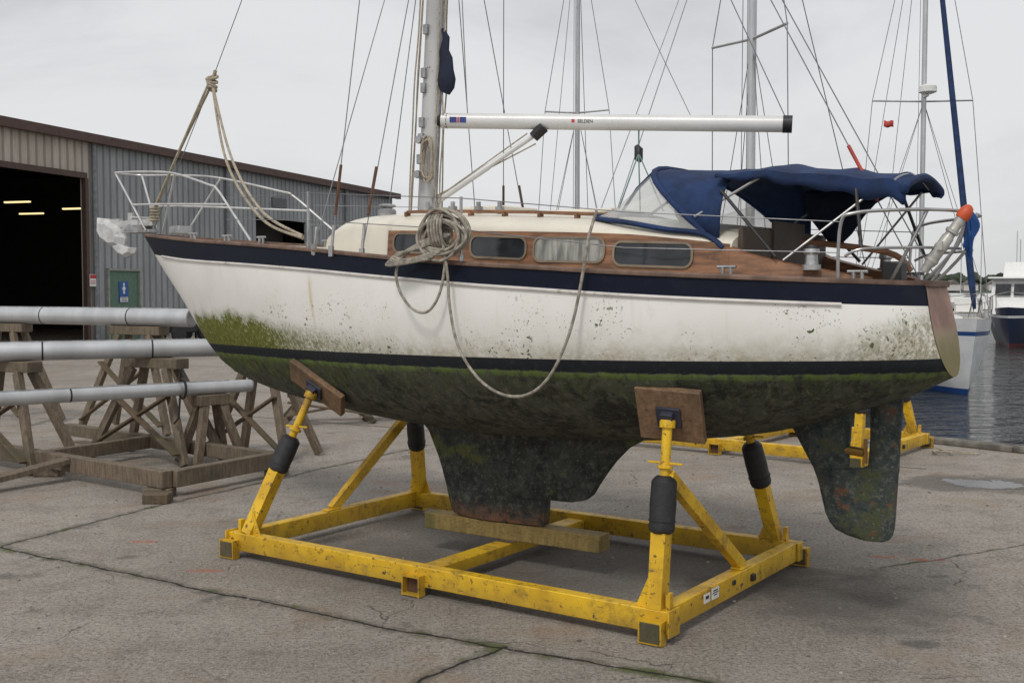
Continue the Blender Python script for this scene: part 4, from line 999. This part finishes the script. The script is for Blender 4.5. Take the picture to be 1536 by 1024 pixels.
mk('roof', MB().prism([(-.6, -.35, EH+.02), (-.6, DEP/2, EH+1.7), (-.6, DEP+.35, EH+.02), (-.6, DEP/2, EH+1.5)], (L_+1.2, 0, 0)), pm('roof_sheet', (.26, .25, .24), .7), shed, smooth=False)
mk('fascia', MB().box((L_/2, -.28, EH+.08), (L_+1.0, .24, .34)), pm('brown_fascia', (.09, .05, .038), .6), shed, smooth=False)
h = MB(); h.box((dO1+.08, -.03, OZ/2), (.18, .2, OZ)); h.box(((dO0+dO1)/2, -.03, OZ+.1), (dO1-dO0+.2, .2, .22)); mk('door_frame', h, pm('brown_frame', (.075, .045, .035), .6), shed, smooth=False)
for x, r_ in ((dO1+.55, .09), (sd(53.9), .11), (sd(66), .10)): mk('downpipe', MB().tube([(x, -.12, 0), (x, -.12, EH)], r_, 8), pm('pipe_grey', (.22, .23, .24), .6), shed)
h = MB(); h.box(((dD0+dD1)/2, .03, 1.43), (dD1-dD0-.16, .06, 2.86)); dr_ = mk('door', h, pm('green_door', (.105, .185, .135), .6, var=.15), shed, smooth=False)
h = MB()
for x in (dD0+.04, dD1-.04): h.box((x, -.02, 1.47), (.09, .16, 2.95))
h.box(((dD0+dD1)/2, -.02, 2.9), (dD1-dD0, .16, .09)); mk('frame', h, pm('pale_frame', (.30, .31, .27), .6), dr_, smooth=False)
h = MB(); h.tube([(dD0+.3, -.08, 1.1), (dD0+.45, -.08, 1.1)], .025, 6); mk('handle', h, STEEL, dr_)
mk('window', MB().box((sd(58.7), -.02, 6.55), (1.5, .06, .5)), GLASSD, shed, smooth=False)
dc = (dD0+dD1)/2-.02
sg_ = mk('door_sign', MB().box((dc, -.02, 1.98), (.58, .03, .86)), pm('sign_blue', (.015, .10, .34), .5), None, SF, 'blue sign with white figure symbol on the green door', 'sign', smooth=False)
h = MB(); h.ball((dc, -.045, 2.30), .06, (1, .15, 1), 12, 8); h.prism([(dc-.13, -.045, 2.09), (dc+.13, -.045, 2.09), (dc+.04, -.045, 2.23), (dc-.04, -.045, 2.23)], (0, .008, 0)); h.box((dc, -.041, 2.0), (.11, .01, .18)); h.box((dc, -.041, 1.67), (.50, .01, .2)); mk('sign_symbol', h, WHITE, sg_, smooth=False)
h = MB()
for k in range(3): h.box((dc, -.048, 1.725-.055*k), (.4-.1*(k % 2), .006, .02))
mk('sign_print', h, BLACK, sg_, smooth=False)
xg = dO1+.28
w1 = mk('notice_sign', MB().box((xg, -.16, 2.45), (.36, .03, .48)), WHITE, None, SF, 'small white notice with red band by the doorway', 'sign', smooth=False)
h = MB(); h.box((xg, -.18, 2.60), (.34, .01, .15)); h.box((xg, -.18, 2.42), (.26, .01, .03)); h.box((xg, -.18, 2.34), (.26, .01, .03)); mk('sign_print', h, pm('sign_red', (.45, .03, .03), .5), w1, smooth=False)
s = S('lamp_glow'); s.b.inputs['Emission Color'].default_value = (1, .80, .40, 1); s.b.inputs['Emission Strength'].default_value = 1.2; LG = s.out((.8, .7, .4), .5)
for x, y, z in ((28.3, 6.65, 5.95), (31.8, 8.94, 5.70), (29.1, 4.19, 5.66), (27.2, 9.8, 6.35)):
    mk('ceiling_lamp', MB().box((x, y, z), (.14, 1.35, .07)), LG, None, SF, 'yellow glowing strip lamp hanging inside the shed', 'lamp', 'strip lamps inside the shed', smooth=False)
h = MB(); h.tube([(sd(43), 4, EH+.6), (sd(43), 4, EH+1.3)], .35, 12); h.ball((sd(43), 4, EH+1.3), .5, (1, 1, .5), 12, 6); mk('roof_vent', h, pm('vent_blue', (.30, .36, .42), .6), shed)
for k, (dd, w, hh, c) in enumerate(((43.0, 1.2, 1.5, (.14, .04, .035)), (41, 1.4, 1.1, (.15, .16, .18)), (39.2, 1.1, 1.4, (.12, .10, .07)))):
    h = MB(); h.box((sd(dd), 4.5, hh/2), (w, .9, hh)); h.box((sd(dd), 4.5, hh+.04), (w+.08, .98, .06)); h.box((sd(dd), 4.03, hh*.6), (w*.8, .03, hh*.25)); mk('tool_cabinet', h, pm('cabinet_paint_%d' % k, c, .5), None, SF, 'metal tool cabinet standing inside the dark shed', 'cabinet', bevel=.02)
e = empty('forklift', fr(-13.4, 45.5, 0, 60), 'dark forklift parked outside beside the grey shed wall', 'forklift')
h = MB(); h.box((0, 0, .7), (1.8, 1.1, .7)); h.box((-.7, 0, 1.0), (.5, 1.1, .5)); mk('body', h, BLACK, e, bevel=.06)
for x in (-.7, .7):
    for y in (-.55, .55): mk('wheel', MB().tube([(x, y-.1, .32), (x, y+.1, .32)], .32, 14), RUBBER, e)
h = MB(); h.box((1.05, .3, 1.0), (.08, .08, 1.9)); h.box((1.05, -.3, 1.0), (.08, .08, 1.9)); h.box((1.05, 0, 1.9), (.08, .6, .08)); h.box((1.5, .3, .1), (.9, .12, .04)); h.box((1.5, -.3, .1), (.9, .12, .04)); mk('fork_mast', h, BLACK, e)

# ---------------------------------------------------------------- MAST RACKS
def trestle(x, y, a, H_, W=.85, dep=.34, label='weathered timber A-frame trestle holding spare masts', sp=.86, br=True):
    e = empty('timber_trestle', fr(x, y, 0, a), label, 'trestle', 'timber trestles of the mast rack')
    h = MB(); h.beam((-W/2, 0, H_-.065), (W/2, 0, H_-.065), .22, .13); mk('cap', h, WOODG, e, bevel=.008)
    for yy in (-dep, dep):
        for sg in (-1, 1):
            h = MB(); h.beam((sg*W*.30, yy*.3, H_-.13), (sg*W*sp, yy, 0.02), .10, .08, up=(0, 1, 0)); mk('leg', h, WOODG, e, bevel=.006)
    if br:
        o_ = -.06
        for k, sg in enumerate((-1, 1)):
            mk('brace', MB().beam((sg*W*sp*.94, -dep*.97+o_*(1+k*.6), .16), (-sg*W*.50, -dep*.55+o_*(1+k*.6), H_*.66), .03, .10, up=(0, 1, 0)), WOODD, e, bevel=.005)
    return e
AT = -28
for x, y, H_, W in ((-6.15, 13.66, 1.30, .95), (-4.55, 14.25, 1.30, .95), (-8.3, 18.35, 1.60, 1.05), (-5.7, 17.1, 1.60, 1.05)): trestle(x, y, AT, H_, W)
trestle(-3.25, 14.6, AT, 1.22, .8, sp=.8)
trestle(-3.78, 14.0, 50, .855, .42, .2, sp=.8, br=False); trestle(-6.6, 11.6, 50, .865, .5, .2, sp=.8)
for x, y in ((-3.0, 18.2), (-1.8, 18.8)): trestle(x, y, 12, .55, 1.3, .4, 'low weathered timber trestle standing empty on the yard', sp=.55)
h = MB(); a_ = Vector((-7.2, 14.35, .19)); b_ = Vector((-3.60, 11.62, .19)); c_ = Vector((-2.75, 13.0, .19)); d__ = Vector((-6.3, 15.8, .19))
h.beam(a_, b_, .13, .18); h.beam(b_+(c_-b_)*.045, c_, .13, .18); h.beam(c_+(d__-c_)*.02, d__, .12, .16); h.beam(a_.lerp(b_, .45)+Vector((.06, .06, 0)), d__.lerp(c_, .45), .12, .16)
for t in (0.02, .5, .97): h.box(a_.lerp(b_, t)+Vector((0, 0, -.14)), (.3, .2, .09))
h.box(c_+Vector((0, 0, -.14)), (.25, .2, .09)); mk('rack_base', h, WOODG, None, Matrix.Identity(4), 'low grey timber base frame lying under the mast trestles', 'timber frame', bevel=.008)
h = MB(); h.beam((-6.0, 11.3, .05), (-5.0, 12.75, .24), .18, .06); mk('plank', h, WOODG, None, Matrix.Identity(4), 'loose grey plank leaning on the timber base frame', 'plank', bevel=.005)
h = MB(); h.box((-3.62, 11.36, .05), (.26, .2, .1)); mk('timber_block', h, WOODD, None, Matrix.Identity(4), 'small brown timber block at the frame corner', 'block', bevel=.01)
def spar(p0, p1, r, ext, label):
    p0 = Vector(p0); p1 = Vector(p1); dd = (p1-p0).normalized(); p0 = p0-dd*ext
    e = empty('spare_mast', Matrix.Translation(p0), label, 'mast', 'bare masts stored on the trestle rack')
    L = (p1-p0).length; h = MB(); h.tube([(0, 0, 0), dd*L], r, 20, flat=.85); mk('tube', h, ALU, e)
    mk('end_cap', MB().tube([dd*(L-.005), dd*(L+.02)], r*.98, 20, flat=.85), pm('grey_end_cap', (.20, .20, .20), .6), e)
    for t in (.35, .62, .85): mk('collar', MB().tube([dd*(L*t), dd*(L*t+.02)], r*1.02, 20, flat=.85), BLACK, e)
    mk('sail_track', MB().beam(dd*(L*.3)+Vector((0, 0, r+.002)), dd*(L*.95)+Vector((0, 0, r+.002)), .03, .012), GALV, e)
spar((-5.67, 12.4, .955), (-3.36, 14.35, .935), .080, 3, 'bare silver mast tube with black strap resting on low trestles')
spar((-6.17, 13.5, 1.415), (-3.80, 14.5, 1.415), .115, 3, 'thick silver mast tube resting across timber trestles')
spar((-8.4, 18.4, 1.74), (-4.75, 16.6, 1.74), .135, 4, 'pale silver mast tube on the taller trestles')
h = MB(); pp = Vector((-4.05, 13.72, .95))
h.tube([pp+Vector((.09*math.cos(t)*.7, .09*math.cos(t)*-.6, .12*math.sin(t))) for t in [2*math.pi*i/16 for i in range(16)]], .016, 6, closed=True); h.tube([pp+Vector((0, -.1, .1)), pp+Vector((.02, -.1, .25)), pp+Vector((.05, -.12, .16))], .016, 6); h.tube([pp+Vector((0, -.1, -.1)), pp+Vector((-.02, -.1, -.35)), pp+Vector((-.08, -.1, -.42))], .014, 6)
mk('lashing_strap', h, BLACK, label='black strap lashed around the spare mast', cat='strap')

# ---------------------------------------------------------------- LIGHT, SKY, CAMERA
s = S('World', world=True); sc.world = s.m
sky = s.n('ShaderNodeTexSky'); sky.sky_type = 'NISHITA'; sky.sun_disc = False
el, az = rad(50), rad(205)
sky.sun_elevation = el; sky.sun_rotation = az
dv = s.co('Generated'); dx, dy, dzz = s.sep(dv)[0:3]
cl = s.noise(1.7, 7, vec=s.scl(dv, (1, 1, 3.4)), rough=.58, dist=.5)
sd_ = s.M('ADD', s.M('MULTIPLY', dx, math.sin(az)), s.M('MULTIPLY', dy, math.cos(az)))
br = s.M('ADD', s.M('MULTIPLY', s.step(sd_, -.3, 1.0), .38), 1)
base = s.mix(s.step(cl, .36, .64), (5.7, 5.75, 5.95), (7.9, 7.9, 8.0))
base = s.mix(s.M('MULTIPLY', s.step(dzz, .25, .0), .45), base, (7.7, 7.7, 7.7))
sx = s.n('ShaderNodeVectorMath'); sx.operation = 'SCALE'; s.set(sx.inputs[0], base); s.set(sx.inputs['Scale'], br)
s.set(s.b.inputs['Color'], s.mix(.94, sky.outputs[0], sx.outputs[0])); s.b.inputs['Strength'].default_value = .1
sun = bpy.data.lights.new('sun', 'SUN'); sun.energy = 1.5; sun.angle = rad(12); sun.color = (1, .96, .9)
so = bpy.data.objects.new('sun', sun); COL.objects.link(so)
sdv = Vector((math.sin(az)*math.cos(el), math.cos(az)*math.cos(el), math.sin(el)))
so.rotation_euler = sdv.to_track_quat('Z', 'Y').to_euler(); so.location = sdv*30
cd = bpy.data.cameras.new('camera'); cd.sensor_width = 36; cd.lens = 36*1681/1536; cd.clip_end = 6000; cd.clip_start = .1
co_ = bpy.data.objects.new('camera', cd); COL.objects.link(co_); co_.location = (0, 0, 2.2); co_.rotation_euler = (rad(90)-math.atan(82/1681), 0, 0)
sc.camera = co_
sc.view_settings.view_transform = 'Standard'; sc.view_settings.look = 'None'; sc.view_settings.exposure = 0
